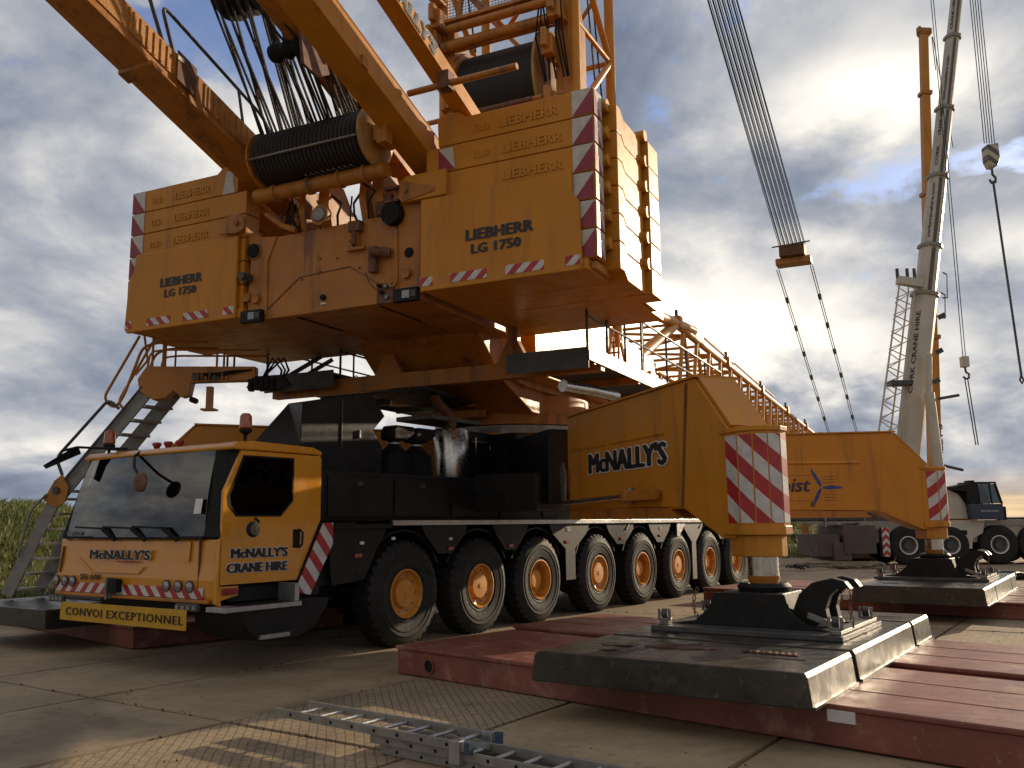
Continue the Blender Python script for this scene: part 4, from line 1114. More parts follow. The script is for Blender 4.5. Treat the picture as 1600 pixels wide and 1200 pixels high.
so('buffer', MB().tube((-6.42, 1.60, 5.57), (-6.30, 1.60, 5.57), 0.085, 16).tube((-6.52, 1.58, 5.575), (-6.42, 1.58, 5.575), 0.06, 14), DKG)
for v, w in ((1.60, 5.26), (1.42, 5.22), (-1.32, 5.26), (-1.10, 5.16)):
    so('lock_pin', MB().lathe([(0.0, -6.36), (0.05, -6.37), (0.08, -6.38), (0.08, -6.32)], (0, v, w), 'u', 6), YEL2, bevel=0.004)
for v, w in ((1.47, 4.93), (-1.33, 4.93)):
    so('tail_lamp_box', MB().box(-6.43, -6.33, v - 0.22, v + 0.18, w - 0.09, w + 0.10), LBLK, bevel=0.01)
    so('tail_lamp', MB().box(-6.44, -6.432, v - 0.10, v + 0.02, w - 0.05, w + 0.06), LENS)
    so('tail_lamp', MB().box(-6.44, -6.432, v - 0.20, v - 0.12, w - 0.04, w + 0.05), DKG)
so('connector_plate', MB().box(-6.37, -6.325, -1.14, -0.84, 4.86, 5.16), RUST, bevel=0.006)
for k, (v, w) in enumerate(((-0.90, 5.12), (-1.02, 5.10), (-0.94, 5.02), (-1.04, 4.94))):
    so('coupling', MB().tube((-6.43, v, w), (-6.37, v, w), 0.028, 10), STL if k % 2 else RUB)
so('bracket', MB().box(-6.40, -6.325, -0.62, -0.30, 5.72, 5.76).box(-6.39, -6.33, -0.50, -0.40, 5.76, 6.16), YEL2)
so('valve_block', MB().box(-6.44, -6.33, -0.56, -0.36, 6.0, 6.15).tube((-6.40, -0.45, 5.78), (-6.40, -0.45, 6.0), 0.04, 10).tube((-6.44, -0.40, 5.85), (-6.44, -0.50, 5.80), 0.025, 8), RUST, bevel=0.004)
so('coupling_block', MB().tube((-6.48, -0.80, 5.62), (-6.36, -1.06, 5.60), 0.07, 12).box(-6.42, -6.33, -0.84, -0.72, 5.34, 5.72), RUST)
for v, w in ((0.22, 5.70), (-0.10, 5.66), (0.22, 5.50), (0.55, 5.42), (-0.50, 5.46), (-0.20, 5.50)):
    so('bolt', MB().tube((-6.338, v, w), (-6.32, v, w), 0.016, 8), RUST)
so('hose_reel', MB().lathe([(0, -6.45), (0.16, -6.45), (0.17, -6.40), (0.17, -6.30), (0, -6.30)], (0, -1.10, 6.16), 'u', 24), RUB, smooth=True)
so('side_rib', MB().prism([(-1.18, 4.95), (-1.14, 4.95), (-1.10, 5.9), (-0.95, 6.16), (-0.99, 6.18), (-1.16, 5.92)], 'u', -6.345, -6.322), YEL2)
so('side_rib', MB().prism([(1.24, 4.95), (1.20, 4.95), (1.22, 5.8), (1.06, 6.16), (1.10, 6.18), (1.28, 5.82)], 'u', -6.345, -6.322), YEL2)
# machinery standing on the tail
for v0, v1, m_ in ((0.50, 0.62, YEL2), (0.05, 0.25, YEL2), (-0.50, -0.62, YEL2), (-0.72, -0.92, YEL2)):
    so('winch_bracket', MB().prism([(-6.25, 6.1), (-5.6, 6.1), (-5.7, 6.5), (-6.0, 6.88), (-6.35, 6.80), (-6.38, 6.5)], 'v', v0, v1), m_, bevel=0.01)
so('round_motor', MB().lathe([(0, -6.50), (0.10, -6.50), (0.115, -6.48), (0.115, -6.36)], (0, 0.14, 6.33), 'u', 22), STL, smooth=True)
so('motor_flange', MB().lathe([(0, -6.47), (0.155, -6.47), (0.155, -6.38)], (0, 0.14, 6.33), 'u', 22), YEL2, smooth=True)
so('cross_tube', MB().tube((-6.62, 1.22, 6.74), (-6.62, -1.16, 6.74), 0.115, 20), YEL2, smooth=True)
for v in (0.85, 0.2, -0.35, -0.8):
    so('tube_clamp', MB().lathe([(0.118, v - 0.03), (0.135, v - 0.03), (0.135, v + 0.03), (0.118, v + 0.03)], (-6.62, 0, 6.74), 'v', 20), YEL2, smooth=True)
so('valve_bank', MB().box(-6.35, -6.1, -0.78, -1.05, 6.20, 6.50).box(-6.45, -6.35, -0.98, -1.24, 6.32, 6.36).box(-6.45, -6.35, -0.98, -1.24, 6.52, 6.56), RUST, bevel=0.006)
for k in range(10):
    v = random.uniform(-0.9, 0.9); u = random.uniform(-6.4, -6.0)
    so('hose', MB().path([(u, v, 6.15), (u - 0.08, v + random.uniform(-0.08, 0.08), 6.35), (u - 0.02, v + random.uniform(-0.15, 0.15), 6.55), (u - 0.1, v + random.uniform(-0.1, 0.1), 6.68)], random.uniform(0.012, 0.022), 6), RUB, smooth=True)
for k in range(12):
    v = 0.72 + random.uniform(-0.2, 0.25); w = random.uniform(6.2, 6.45)
    so('fitting', MB().box(-6.4 + random.uniform(0, 0.1), -6.2, v, v + random.uniform(0.03, 0.09), w, w + random.uniform(0.03, 0.1)), random.choice((YEL2, STL, RUST)))
so('guard_rod', MB().path([(-6.30, 1.30, 6.58), (-6.35, 0.9, 6.30), (-6.36, 0.65, 6.20)], 0.05, 10), YEL2, smooth=True)

# ---------------- counterweights
HZC = hazard('counterweight triangle film', (0, 0, 1), 100.0, 0.1)     # plain base, triangles are separate
WHF = mat('white reflective film', (0.52, 0.49, 0.45), 0.35, var=0.12, scale=12)
REF = mat('red reflective film', (0.26, 0.022, 0.040), 0.35, var=0.15, scale=12)
W0_, TH = 5.10, 0.385
def hz_strip(v0, v1, name='hazard_strip', sgn=1, parent=None):
    HZs = hazard('strip hazard film' + ('+' if sgn > 0 else '-'), (0, -1.0 * sgn, -1.0 if sgn > 0 else -1.0), 0.24, 0.0)
    return obj(name, MB().box(-6.462, -6.456, v0, v1, 5.0, 5.125), HZs, parent, FS)
def cw_side(sg, name):
    """sg=-1 for the side next to the camera's right, +1 for the other"""
    t = empty('counterweight_stack', sup, FS @ Matrix.Translation((-5, 2.8 * sg, 5)))
    def P(v): return v * sg
    # base frame and smooth front panel
    obj('base_plate', MB().box(-6.40, -3.02, P(1.62), P(4.08), 4.945, 5.095), YEL, t, FS, bevel=0.012)
    obj('base_rail', MB().box(-6.30, -3.6, P(4.085), P(4.16), 4.97, 5.06), YEL2, t, FS)
    fp = [(1.60, 4.93), (3.98, 4.93), (4.02, 5.0), (3.99, 5.86), (3.90, 5.98), (3.90, 6.26), (1.62, 6.26), (1.62, 4.95)] if sg < 0 else \
         [(1.74, 4.93), (4.10, 4.93), (4.15, 5.0), (4.10, 5.86), (4.00, 5.95), (3.96, 6.26), (1.74, 6.26)]
    obj('front_panel', MB().prism([(P(a), b) for a, b in fp], 'u', -6.455, -6.385), YEL, t, FS, bevel=0.02)
    if sg < 0:
        obj('panel_shoulder', MB().prism([(P(1.28), 6.28), (P(1.30), 6.60), (P(1.36), 6.66), (P(2.02), 6.66), (P(2.02), 6.28)], 'u', -6.452, -6.37), YEL, t, FS, bevel=0.012)
        obj('hinge_arm', MB().prism([(P(1.26), 6.34), (P(1.32), 6.28), (P(1.85), 6.36), (P(1.85), 6.42), (P(1.28), 6.60)], 'u', -6.47, -6.456), YEL2, t, FS)
        obj('hinge_pin', MB().tube((-6.50, P(1.38), 6.44), (-6.45, P(1.38), 6.44), 0.035, 12), YEL2, t, FS)
    else:
        obj('hinge_arm', MB().prism([(1.58, 6.34), (1.60, 6.54), (1.70, 6.60), (2.05, 6.56), (2.15, 6.45), (2.10, 6.32), (1.72, 6.28)], 'u', -6.50, -6.458), YEL2, t, FS, bevel=0.01)
        obj('hinge_pin', MB().tube((-6.54, 1.72, 6.44), (-6.50, 1.72, 6.44), 0.04, 12), YEL2, t, FS)
    for k in range(6):
        w0 = W0_ + TH * k; w1 = w0 + TH - 0.012
        inner = 1.66 if k < 5 else 1.80
        if k == 5:
            poly = [(P(1.86), w0), (P(4.18), w0), (P(4.20), w1 - 0.02), (P(4.18), w1), (P(2.30), w1), (P(2.18), w1 + 0.10), (P(1.90), w1 + 0.10), (P(1.84), w1 + 0.04)]
        else:
            poly = [(P(inner), w0), (P(4.18), w0), (P(4.20), w0 + 0.02), (P(4.20), w1 - 0.02), (P(4.18), w1), (P(inner), w1)]
        pl_ = obj('counterweight_plate', MB().prism(poly, 'u', -6.375, -6.06), YEL, t, FS, bevel=0.012)
        # inner part of the same row
        obj('counterweight_plate', MB().prism([(P(1.80), w0), (P(4.02), w0), (P(4.02), w1), (P(1.80), w1)], 'u', -6.055, -5.97), YEL, t, FS)
        vo, vi = (4.20, 3.90)
        if k >= 0:
            e = 0.006
            q = MB().add([(-6.376 - e, P(3.90), w0 + 0.01), (-6.376 - e, P(4.19), w0 + 0.01), (-6.376 - e, P(4.19), w1 - 0.005), (-6.376 - e, P(3.90), w1 - 0.005)], [(0, 1, 2, 3)])
            obj('reflective_film', q, WHF, t, FS)
            q = MB().add([(-6.377 - e * 1.5, P(3.905), w0 + 0.012), (-6.377 - e * 1.5, P(4.19), w0 + 0.012), (-6.377 - e * 1.5, P(4.19), w1 - 0.01)], [(0, 1, 2)])
            obj('reflective_triangle', q, REF, t, FS)
            q = MB().add([(-6.37, P(4.205), w0 + 0.01), (-6.07, P(4.205), w0 + 0.01), (-6.07, P(4.205), w1 - 0.005), (-6.37, P(4.205), w1 - 0.005)], [(0, 1, 2, 3)])
            obj('reflective_film', q, WHF, t, FS)
            q = MB().add([(-6.37, P(4.209), w0 + 0.012), (-6.10, P(4.209), w0 + 0.012), (-6.37, P(4.209), w1 - 0.01)], [(0, 1, 2)])
            obj('reflective_triangle', q, REF, t, FS)
        if k >= 3:
            if k == 3: pass
            rd = (0, -1, 0)
            if sg < 0:
                s0 = P(2.85) if k != 5 else P(2.80)
                text('LIEBHERR', YEL, t, FS, (-6.38, s0, w0 + 0.10), rd, (0, 0, 1), 0.19, 1.12, 0.005, ext=0.003, name='cast_lettering')
                if k > 3: text('12.5t', YEL, t, FS, (-6.38, P(2.40), w0 + 0.11), rd, (0, 0, 1), 0.15, 0.9, 0.003, ext=0.002, name='cast_lettering')
            else:
                text('LIEBHERR', YEL, t, FS, (-6.38, 3.22, w0 + 0.10), rd, (0, 0, 1), 0.18, 1.02, 0.005, ext=0.003, name='cast_lettering')
                text('12.5t', YEL, t, FS, (-6.38, 3.75, w0 + 0.11), rd, (0, 0, 1), 0.14, 0.9, 0.003, ext=0.002, name='cast_lettering')
        # middle and rear columns stand further out
        for (ua, ub, vo, top) in ((-5.90, -4.84, 4.35, 5), (-4.78, -4.30, 4.44, 5)):
            if k > top: continue
            a0, a1 = w0 - 0.16, w1 - 0.16
            st = 0.10
            poly = [(ua, a0 + st), (ua + 0.18, a0 + st), (ua + 0.30, a0), (ub, a0), (ub, a1), (ua + 0.30, a1), (ua + 0.18, a1 + st), (ua, a1 + st)] if ub - ua > 0.7 else [(ua, a0), (ub, a0), (ub, a1), (ua, a1)]
            obj('counterweight_plate', MB().prism(poly, 'v', P(1.9), P(vo)), YEL, t, FS, bevel=0.012)
        for uu, vv in ((-5.98, 4.20), (-4.82, 4.36)):
            obj('stacking_lug', MB().tube((uu, P(vv - 0.1), w1 - 0.10), (uu, P(vv + 0.06), w1 - 0.10), 0.085, 18), YEL, t, FS, smooth=True)
    obj('rear_ballast', MB().box(-4.27, -3.1, P(1.7), P(3.9), 5.10, 7.0), YEL, t, FS, bevel=0.02)
    # half triangle on the inner end of the upper plates
    if sg < 0:
        obj('reflective_film', MB().add([(-6.384, -1.87, 6.66), (-6.384, -2.13, 6.66), (-6.384, -2.10, 6.98), (-6.384, -1.87, 6.98)], [(0, 1, 2, 3)]), WHF, t, FS)
        obj('reflective_triangle', MB().add([(-6.388, -1.87, 6.66), (-6.388, -2.13, 6.66), (-6.388, -1.87, 6.98)], [(0, 1, 2)]), REF, t, FS)
        for a, b in ((-1.62, -1.82), (-2.10, -2.66), (-2.94, -3.50), (-3.80, -4.0)):
            hz_strip(a, b, sgn=1, parent=t)
        text('LIEBHERR', TXT, t, FS, (-6.458, -2.34, 5.55), (0, -1, 0), (0, 0, 1), 0.215, 1.05, 0.0085, spacing=1.06)
        text('LG 1750', TXT, t, FS, (-6.458, -2.42, 5.36), (0, -1, 0), (0, 0, 1), 0.185, 1.12, 0.0075, spacing=1.04)
    else:
        obj('reflective_film', MB().add([(-6.384, 1.90, 7.02), (-6.384, 2.16, 7.02), (-6.384, 2.10, 7.40), (-6.384, 1.96, 7.40)], [(0, 1, 2, 3)]), WHF, t, FS)
        for a, b in ((3.62, 3.10), (2.82, 2.30), (1.98, 1.76), (4.12, 3.98)):
            hz_strip(a, b, sgn=-1, parent=t)
        text('LIEBHERR', TXT, t, FS, (-6.458, 3.36, 5.62), (0, -1, 0), (0, 0, 1), 0.205, 0.99, 0.008, spacing=1.06)
        text('LG 1750', TXT, t, FS, (-6.458, 3.26, 5.44), (0, -1, 0), (0, 0, 1), 0.18, 1.06, 0.007, spacing=1.04)
    return t
cw_side(-1, 'r'); cw_side(1, 'l')

# ---------------- outrigger beam of the platforms, walkways and rails
so('platform_beam', MB().box(-3.78, -3.60, -3.27, 3.27, 4.09, 4.36), YEL2, bevel=0.01)
for v in (0.70, -1.72):
    so('gusset', MB().prism([(v - 0.28, 4.36), (v + 0.28, 4.36), (v + 0.08, 4.72), (v - 0.10, 4.72)], 'u', -3.76, -3.62), YEL2)
    so('hanger', MB().box(-3.75, -3.63, v - 0.10, v + 0.08, 4.70, 4.95), YEL2)
so('lower_platform', MB().prism([(-4.2, 0.75), (-4.35, -0.45), (-2.3, -0.2), (-1.5, 1.1)], 'w', 3.94, 3.99), LBLK)
so('lower_platform_beam', MB().box(-2.1, -1.95, 1.2, -0.3, 3.72, 3.86), YEL2)
so('under_arm', MB().beam((-2.9, 1.2, 4.05), (-1.2, -1.0, 4.05), 0.22, 0.22), YEL2)
so('under_frame', MB().prism([(-3.0, 4.30), (-1.6, 3.80), (1.6, 3.80), (2.0, 4.2), (-3.0, 4.41)], 'v', -1.1, 0.5), YEL2, bevel=0.02)
def walkway(v0, v1, u0, u1, w, name='walkway'):
    t = empty(name, sup, FS @ Matrix.Translation((u0, v0, w)))
    obj('deck', MB().box(u0, u1, v0, v1, w, w + 0.045), DECKG, t, FS)
    obj('kick_plate', MB().box(u0 - 0.006, u1, v0 - 0.004 if v0 < 0 else v1, v0 if v0 < 0 else v1 + 0.004, w - 0.10, w + 0.12), DKG if v0 > 0 else YEL, t, FS)
    obj('front_plate', MB().box(u0 - 0.008, u0, v0 + 0.01, v1 - 0.01, w - 0.22, w + 0.10), DKG, t, FS)
    for k in range(5):
        u = u0 + 0.25 + (u1 - u0 - 0.4) * k / 4
        obj('cross_member', MB().box(u, u + 0.08, v0 + 0.02, v1 - 0.02, w - 0.13, w - 0.005), DKG if v0 > 0 else YEL2, t, FS)
    return t
wl = walkway(1.72, 3.32, -3.95, 2.0, 4.40)
wr = walkway(-3.30, -1.90, -4.35, 4.8, 4.27)
def rail_run(t, v, us, w0, top, mid, m, r=0.022):
    pts = [(us[0], v, w0), (us[0], v, top - 0.06), (us[0] + 0.05, v, top)] + [(us[-1] - 0.05, v, top), (us[-1], v, top - 0.06), (us[-1], v, w0)]
    obj('handrail', MB().path(pts, r, 8), m, t, FS, smooth=True)
    obj('handrail', MB().tube((us[0], v, mid), (us[-1], v, mid), r * 0.85, 8), m, t, FS, smooth=True)
    for u in us[1:-1]:
        obj('rail_post', MB().tube((u, v, w0), (u, v, top), r * 0.95, 8), m, t, FS, smooth=True)
rail_run(wr, -3.28, [-4.38, -3.5, -2.6, -1.68], 4.2, 5.30, 4.85, DKG)
rail_run(wr, -3.28, [-1.60, -0.1, 1.4, 3.0, 4.6], 4.2, 5.30, 4.85, DKG)
rail_run(wl, 3.30, [-3.9, -2.6, -1.2, 0.2, 1.6], 4.4, 5.42, 5.0, DKG)
rail_run(wl, 1.85, [-3.6, -2.2, -0.8, 0.8], 4.4, 5.30, 4.9, DKG)
for u in (-3.7, -3.35):
    obj('brace', MB().beam((u, 3.2, 4.42), (u + 0.5, 2.6, 4.94), 0.05, 0.08), DKG, wl, FS)
for u, v in ((-3.2, 2.3), (-2.9, 2.0), (-2.6, 1.9)):
    obj('lifting_ring', MB().path([(u, v + 0.05 * math.cos(a), 4.50 + 0.06 * math.sin(a)) for a in [2 * math.pi * k / 10 for k in range(11)]], 0.012, 5), RUB, wl, FS)
text('LG 1750', TXT, wl, FS, (-3.958 - 0.004, 3.15, 4.36), (0, -1, 0), (0, 0, 1), 0.09, 1, 0.0)
# small A shaped ladder standing on the right walkway
m_ = MB()
for s in (-1, 1):
    m_.beam((-2.2, -2.9 + 0.12 * s, 4.33), (-1.95, -2.9 + 0.05 * s, 5.1), 0.04, 0.04)
    m_.beam((-1.7, -2.9 + 0.12 * s, 4.33), (-1.95, -2.9 + 0.05 * s, 5.1), 0.04, 0.04)
for k in range(3):
    m_.beam((-2.12 + 0.07 * k, -3.0, 4.5 + 0.2 * k), (-2.12 + 0.07 * k, -2.8, 4.5 + 0.2 * k), 0.03, 0.03)
obj('step_ladder', m_, YEL2, wr, FS)
# body side beside the right walkway
so('side_housing', MB().prism([(-2.6, 4.35), (4.2, 4.35), (4.9, 5.0), (4.6, 5.75), (1.0, 6.0), (-2.6, 6.0)], 'v', -1.24, -1.62), YEL, bevel=0.02)
so('pivot_cap', MB().tube((4.2, -1.62, 5.2), (4.2, -1.72, 5.2), 0.22, 24), YEL, smooth=True)
so('silencer_pipe', MB().tube((-3.6, -2.55, 3.93), (-2.9, -2.75, 3.93), 0.10, 20).tube((-2.9, -2.75, 3.93), (-2.4, -3.05, 3.86), 0.10, 20, 0.085), CHR, smooth=True)
so('operator_cab', MB().prism([(2.2, 4.4), (3.6, 4.4), (4.0, 5.0), (3.7, 6.3), (2.2, 6.3)], 'v', 1.9, 3.1), CABY, bevel=0.03)

# ---------------- access ladder and folding platform at the far left
acc = empty('access_stairs', sup, Matrix.Translation((-7.0, 15, 0.6)))
I4 = Matrix.Identity(4)
def ao(name, mb_, m, **k): return obj(name, mb_, m, acc, I4, **k)
off = Vector((0.28, 0.46, 0))
def stringer(a, b, wdt, o, m=LAD):
    a = Vector(a); b = Vector(b)
    ao('stringer', MB().beam(a + o, b + o, 0.05, wdt, up=(0, 0, 1)), m, bevel=0.006)
lo_a, lo_b = Vector((-8.30, 14.9, 0.66)), Vector((-7.55, 14.9, 2.36))
up_a, up_b = Vector((-7.60, 14.95, 2.25)), Vector((-6.12, 14.95, 4.15))
for o in (Vector((0, 0, 0)), off):
    stringer(lo_a, lo_b, 0.21, o); stringer(up_a, up_b, 0.25, o)
for (a, b, n, d) in ((lo_a, lo_b, 7, 0.10), (up_a, up_b, 8, 0.10)):
    for k in range(n):
        p = a + (b - a) * (k + 0.5) / n
        q = p + off
        ao('tread', MB().add([p + Vector((-0.02, -0.0, 0)), p + Vector((0.20, -0.02, 0.0)), q + Vector((0.20, -0.02, 0)), q + Vector((-0.02, 0, 0)), p + Vector((-0.02, 0, -0.04)), p + Vector((0.20, -0.02, -0.04)), q + Vector((0.20, -0.02, -0.04)), q + Vector((-0.02, 0, -0.04))],
                          [(0, 1, 2, 3), (4, 7, 6, 5), (0, 4, 5, 1), (1, 5, 6, 2), (2, 6, 7, 3), (3, 7, 4, 0)]), LAD)
def arail(pts, r=0.022, m=DKG, name='handrail'):
    ao(name, MB().path(pts, r, 8), m, smooth=True)
def rounded(pts, rad=0.08, n=4):
    out = [Vector(pts[0])]
    for i in range(1, len(pts) - 1):
        p = Vector(pts[i]); a = (Vector(pts[i - 1]) - p); b = (Vector(pts[i + 1]) - p)
        ra = min(rad, a.length * 0.45); rb = min(rad, b.length * 0.45)
        pa = p + a.normalized() * ra; pb = p + b.normalized() * rb
        for k in range(n + 1):
            t = k / n; out.append(pa * (1 - t) ** 2 + p * 2 * t * (1 - t) + pb * t * t)
    out.append(Vector(pts[-1])); return out
arail(rounded([(-7.50, 14.85, 2.62), (-7.62, 14.85, 2.90), (-6.80, 14.85, 3.88), (-6.62, 14.85, 3.72)], 0.12), 0.028)
arail([(-7.50, 14.86, 2.48), (-6.25, 14.86, 4.10)], 0.022)
arail(rounded([(-8.12, 14.82, 1.30), (-7.98, 14.82, 2.02), (-7.72, 14.82, 2.30)], 0.12), 0.022, LAD)
ao('hinge_plate', MB().prism([(-7.78, 2.20), (-7.62, 2.52), (-7.50, 2.62), (-7.38, 2.42), (-7.42, 2.18), (-7.55, 2.08)], 'v', 14.84, 14.88), YEL2)
ao('hinge_bolt', MB().tube((-7.57, 14.80, 2.36), (-7.57, 14.9, 2.36), 0.06, 14), DKG)
# upper orange arm and platform
ao('arm', MB().prism([(-6.30, 4.02), (-6.34, 4.22), (-6.20, 4.44), (-4.35, 4.42), (-4.35, 4.18), (-5.42, 4.16), (-5.46, 3.94), (-5.58, 3.90), (-5.72, 4.02), (-5.84, 3.90), (-6.06, 3.86)], 'v', 14.85, 15.05), YEL2, bevel=0.012)
ao('pad', MB().tube((-5.42, 14.9, 3.87), (-5.42, 15.1, 3.87), 0.05, 12), RUB)
ao('stop_bracket', MB().box(-5.20, -5.10, 14.95, 15.05, 3.72, 4.10).box(-5.27, -5.03, 14.9, 15.1, 3.69, 3.72), YEL2)
OR2 = YEL2
for dy in (0.0, 0.55):
    arail(rounded([(-6.36, 14.9 + dy, 4.98), (-6.92, 14.9 + dy, 3.90), (-6.72, 14.9 + dy, 3.72), (-6.58, 14.9 + dy, 3.92), (-6.30, 14.9 + dy, 4.78), (-6.05, 14.9 + dy, 4.86), (-5.2, 14.9 + dy, 4.86)], 0.13), 0.024, OR2)
    arail([(-6.12, 14.9 + dy, 4.42), (-6.12, 14.9 + dy, 4.95)], 0.022, OR2, 'rail_post')
    arail([(-5.94, 14.9 + dy, 4.42), (-5.94, 14.9 + dy, 4.90)], 0.018, OR2, 'rail_post')
    arail(rounded([(-6.2, 14.9 + dy, 4.42), (-6.16, 14.9 + dy, 4.70), (-5.9, 14.9 + dy, 4.73), (-4.3, 14.9 + dy, 4.71)], 0.1), 0.018, OR2)
    for x in (-5.02, -4.90):
        arail([(x, 14.9 + dy, 4.42), (x, 14.9 + dy, 4.72)], 0.02, OR2, 'rail_post')
arail(rounded([(-6.40, 14.9, 4.30), (-6.20, 14.9, 4.55), (-6.28, 14.9, 4.98)], 0.05), 0.02, OR2)
for k in range(3):
    ao('hose', MB().path([(-5.4, 14.83, 4.22 + 0.04 * k), (-5.0, 14.81, 4.24 + 0.03 * k), (-4.7, 14.80, 4.30 + 0.02 * k), (-4.4, 14.83, 4.36)], 0.012, 6), RUB, smooth=True)
for k in range(9):
    x = -5.4 + 0.07 * k
    ao('fitting', MB().box(x, x + random.uniform(0.03, 0.07), 14.80, 14.85, 4.20, 4.24 + random.uniform(0, 0.08)), random.choice((RUST, DKG, YEL2)))
for k in range(5):
    ao('coupling', MB().box(-4.45 + 0.09 * k, -4.38 + 0.09 * k, 14.80, 14.95, 4.0 + 0.04 * (k % 2), 4.2), RUB)
ao('coupling_tail', MB().prism([(-4.5, 4.05), (-3.95, 4.0), (-3.75, 4.12), (-3.9, 4.28), (-4.4, 4.25)], 'v', 14.85, 15.1), LBLK, bevel=0.02)
for k in range(3):
    ao('hose', MB().path([(-4.2, 14.85, 4.25), (-4.05 + 0.1 * k, 14.80, 4.55), (-3.9 + 0.06 * k, 14.85, 4.35), (-3.95, 14.9, 4.1)], 0.022, 6), RUB, smooth=True)

# ---------------- A-frame legs, struts, ropes
def leg(v0, v1, h, name, off_w, slope=-0.335, u1=-3.2, u0=-13.5, m=YEL2):
    t = empty(name, sup, FS @ Matrix.Translation((-7, v0, off_w)))
    def w(u): return off_w + slope * (u + 7)
    poly = [(u0, w(u0)), (u1, w(u1)), (u1, w(u1) + h), (u0, w(u0) + h)]
    obj('box_section', MB().prism(poly, 'v', v0, v1), m, t, FS, bevel=0.012)
    return t, w
tl, wl_ = leg(1.20, 1.70, 0.50, 'a_frame_leg', 7.31)
tr, wr_ = leg(-1.70, -1.25, 0.42, 'a_frame_leg', 7.19, m=YEL)
for k in range(7):
    u = -13.2 + 1.35 * k
    obj('tread_plate', MB().prism([(u, wl_(u) + 0.12), (u + 1.22, wl_(u + 1.22) + 0.12), (u + 1.22, wl_(u + 1.22) + 0.47), (u, wl_(u) + 0.47)], 'v', 1.185, 1.199), TREAD, tl, FS)
    for j in range(10):
        uu = u + 0.06 + 0.115 * j
        obj('tread_rib', MB().prism([(uu, wl_(uu) + 0.14), (uu + 0.03, wl_(uu + 0.03) + 0.14), (uu + 0.03, wl_(uu + 0.03) + 0.45), (uu, wl_(uu) + 0.45)], 'v', 1.172, 1.184), TREAD, tl, FS) if k > 2 else None
obj('end_bracket', MB().prism([(-8.80, wl_(-8.8) - 0.05), (-8.62, wl_(-8.62) - 0.05), (-8.62, wl_(-8.62)), (-8.80, wl_(-8.8))], 'v', 1.15, 1.78), YEL2, tl, FS)
obj('joint_plate', MB().prism([(-8.35, wl_(-8.35) + 0.10), (-8.0, wl_(-8.0) + 0.10), (-8.0, wl_(-8) + 0.52), (-8.35, wl_(-8.35) + 0.52)], 'v', 1.15, 1.171), RUST, tl, FS)
obj('label', MB().prism([(-8.36, wl_(-8.3) + 0.40), (-8.25, wl_(-8.25) + 0.40), (-8.25, wl_(-8.25) + 0.46), (-8.36, wl_(-8.3) + 0.46)], 'v', 1.14, 1.149), WHS, tl, FS)
obj('seam', MB().prism([(-13.5, wr_(-13.5) + 0.395), (-3.2, wr_(-3.2) + 0.395), (-3.2, wr_(-3.2) + 0.41), (-13.5, wr_(-13.5) + 0.41)], 'v', -1.706, -1.70), YEL2, tr, FS)
for u in (-8.05, -6.0):
    obj('lug', MB().prism([(u, wr_(u) - 0.03), (u + 0.12, wr_(u + 0.12) - 0.03), (u + 0.12, wr_(u) + 0.08), (u, wr_(u) + 0.1)], 'v', -1.74, -1.70), YEL2, tr, FS)
for u0, t0, ww in ((-7.2, tl, wl_), ):
    pass
# hand rails along the left leg
def lrail(pts):
    obj('handrail', MB().path(rounded(pts, 0.15), 0.026, 8), DKG, tl, FS, smooth=True)
lrail([(-8.35, 1.25, wl_(-8.35) + 0.5), (-8.60, 1.25, wl_(-8.35) + 1.10), (-6.55, 1.25, wl_(-6.55) + 0.95), (-5.95, 1.25, wl_(-5.95) + 0.55)])
lrail([(-8.55, 1.25, wl_(-8.55) + 0.5), (-8.85, 1.25, wl_(-8.85) + 1.0), (-11.5, 1.25, wl_(-11.5) + 1.0)])
obj('rail_post', MB().tube((-6.95, 1.25, wl_(-6.95) + 0.5), (-7.08, 1.25, wl_(-7.08) + 0.98), 0.022, 8), DKG, tl, FS)

mid, wm_ = leg(-0.62, -0.28, 0.22, 'erection_ram', 8.02, slope=-0.40, u1=-4.2, u0=-9.8, m=YEL2)
obj('head_sheave', MB().lathe([(0, -0.75), (0.12, -0.75), (0.14, -0.70), (0.09, -0.60), (0.14, -0.5), (0.09, -0.40), (0.14, -0.3), (0.12, -0.22), (0, -0.22)], (-7.72, 0.25, 8.25), 'v', 28), RUB, mid, FS, smooth=True)
obj('sheave_cheek', MB().prism([(-8.0, 8.35), (-7.5, 8.2), (-7.35, 7.95), (-7.6, 7.80), (-7.9, 7.85)], 'v', -0.68, -0.63), RUST, mid, FS)

strut = empty('luffing_strut', sup, FS @ Matrix.Translation((-6, -2.3, 7.4)))
def sw(u): return 7.64 + (-0.347) * (u + 5.84)
so_ = [(-9.6, sw(-9.6) - 0.02), (-5.4, sw(-5.4) - 0.02), (-5.4, sw(-5.4) - 0.27), (-9.6, sw(-9.6) - 0.27)]
obj('box_section', MB().prism(so_, 'v', -2.30, -2.05), YEL, strut, FS, bevel=0.008)
dn = Vector((1, 0, -0.347)).normalized()
text("McNALLY'S", mat('slate lettering', (0.10, 0.10, 0.10), 0.5), strut, FS, (-8.75, -2.302, sw(-8.75) - 0.225), dn, (0.347, 0, 1), 0.26, 1.28, 0.010, outline=(TXW, 0.012))
obj('box_section', MB().prism([(a, b) for a, b in so_], 'v', 2.05, 2.30), YEL, strut, FS)
obj('cross_bar', MB().tube((-7.0, -1.75, 7.58), (-7.0, -3.4, 7.58), 0.045, 10), YEL2, strut, FS, smooth=True)
obj('bar_clamp', MB().box(-7.08, -6.9, -2.42, -2.25, 7.5, 7.75), RUST, strut, FS, bevel=0.01)
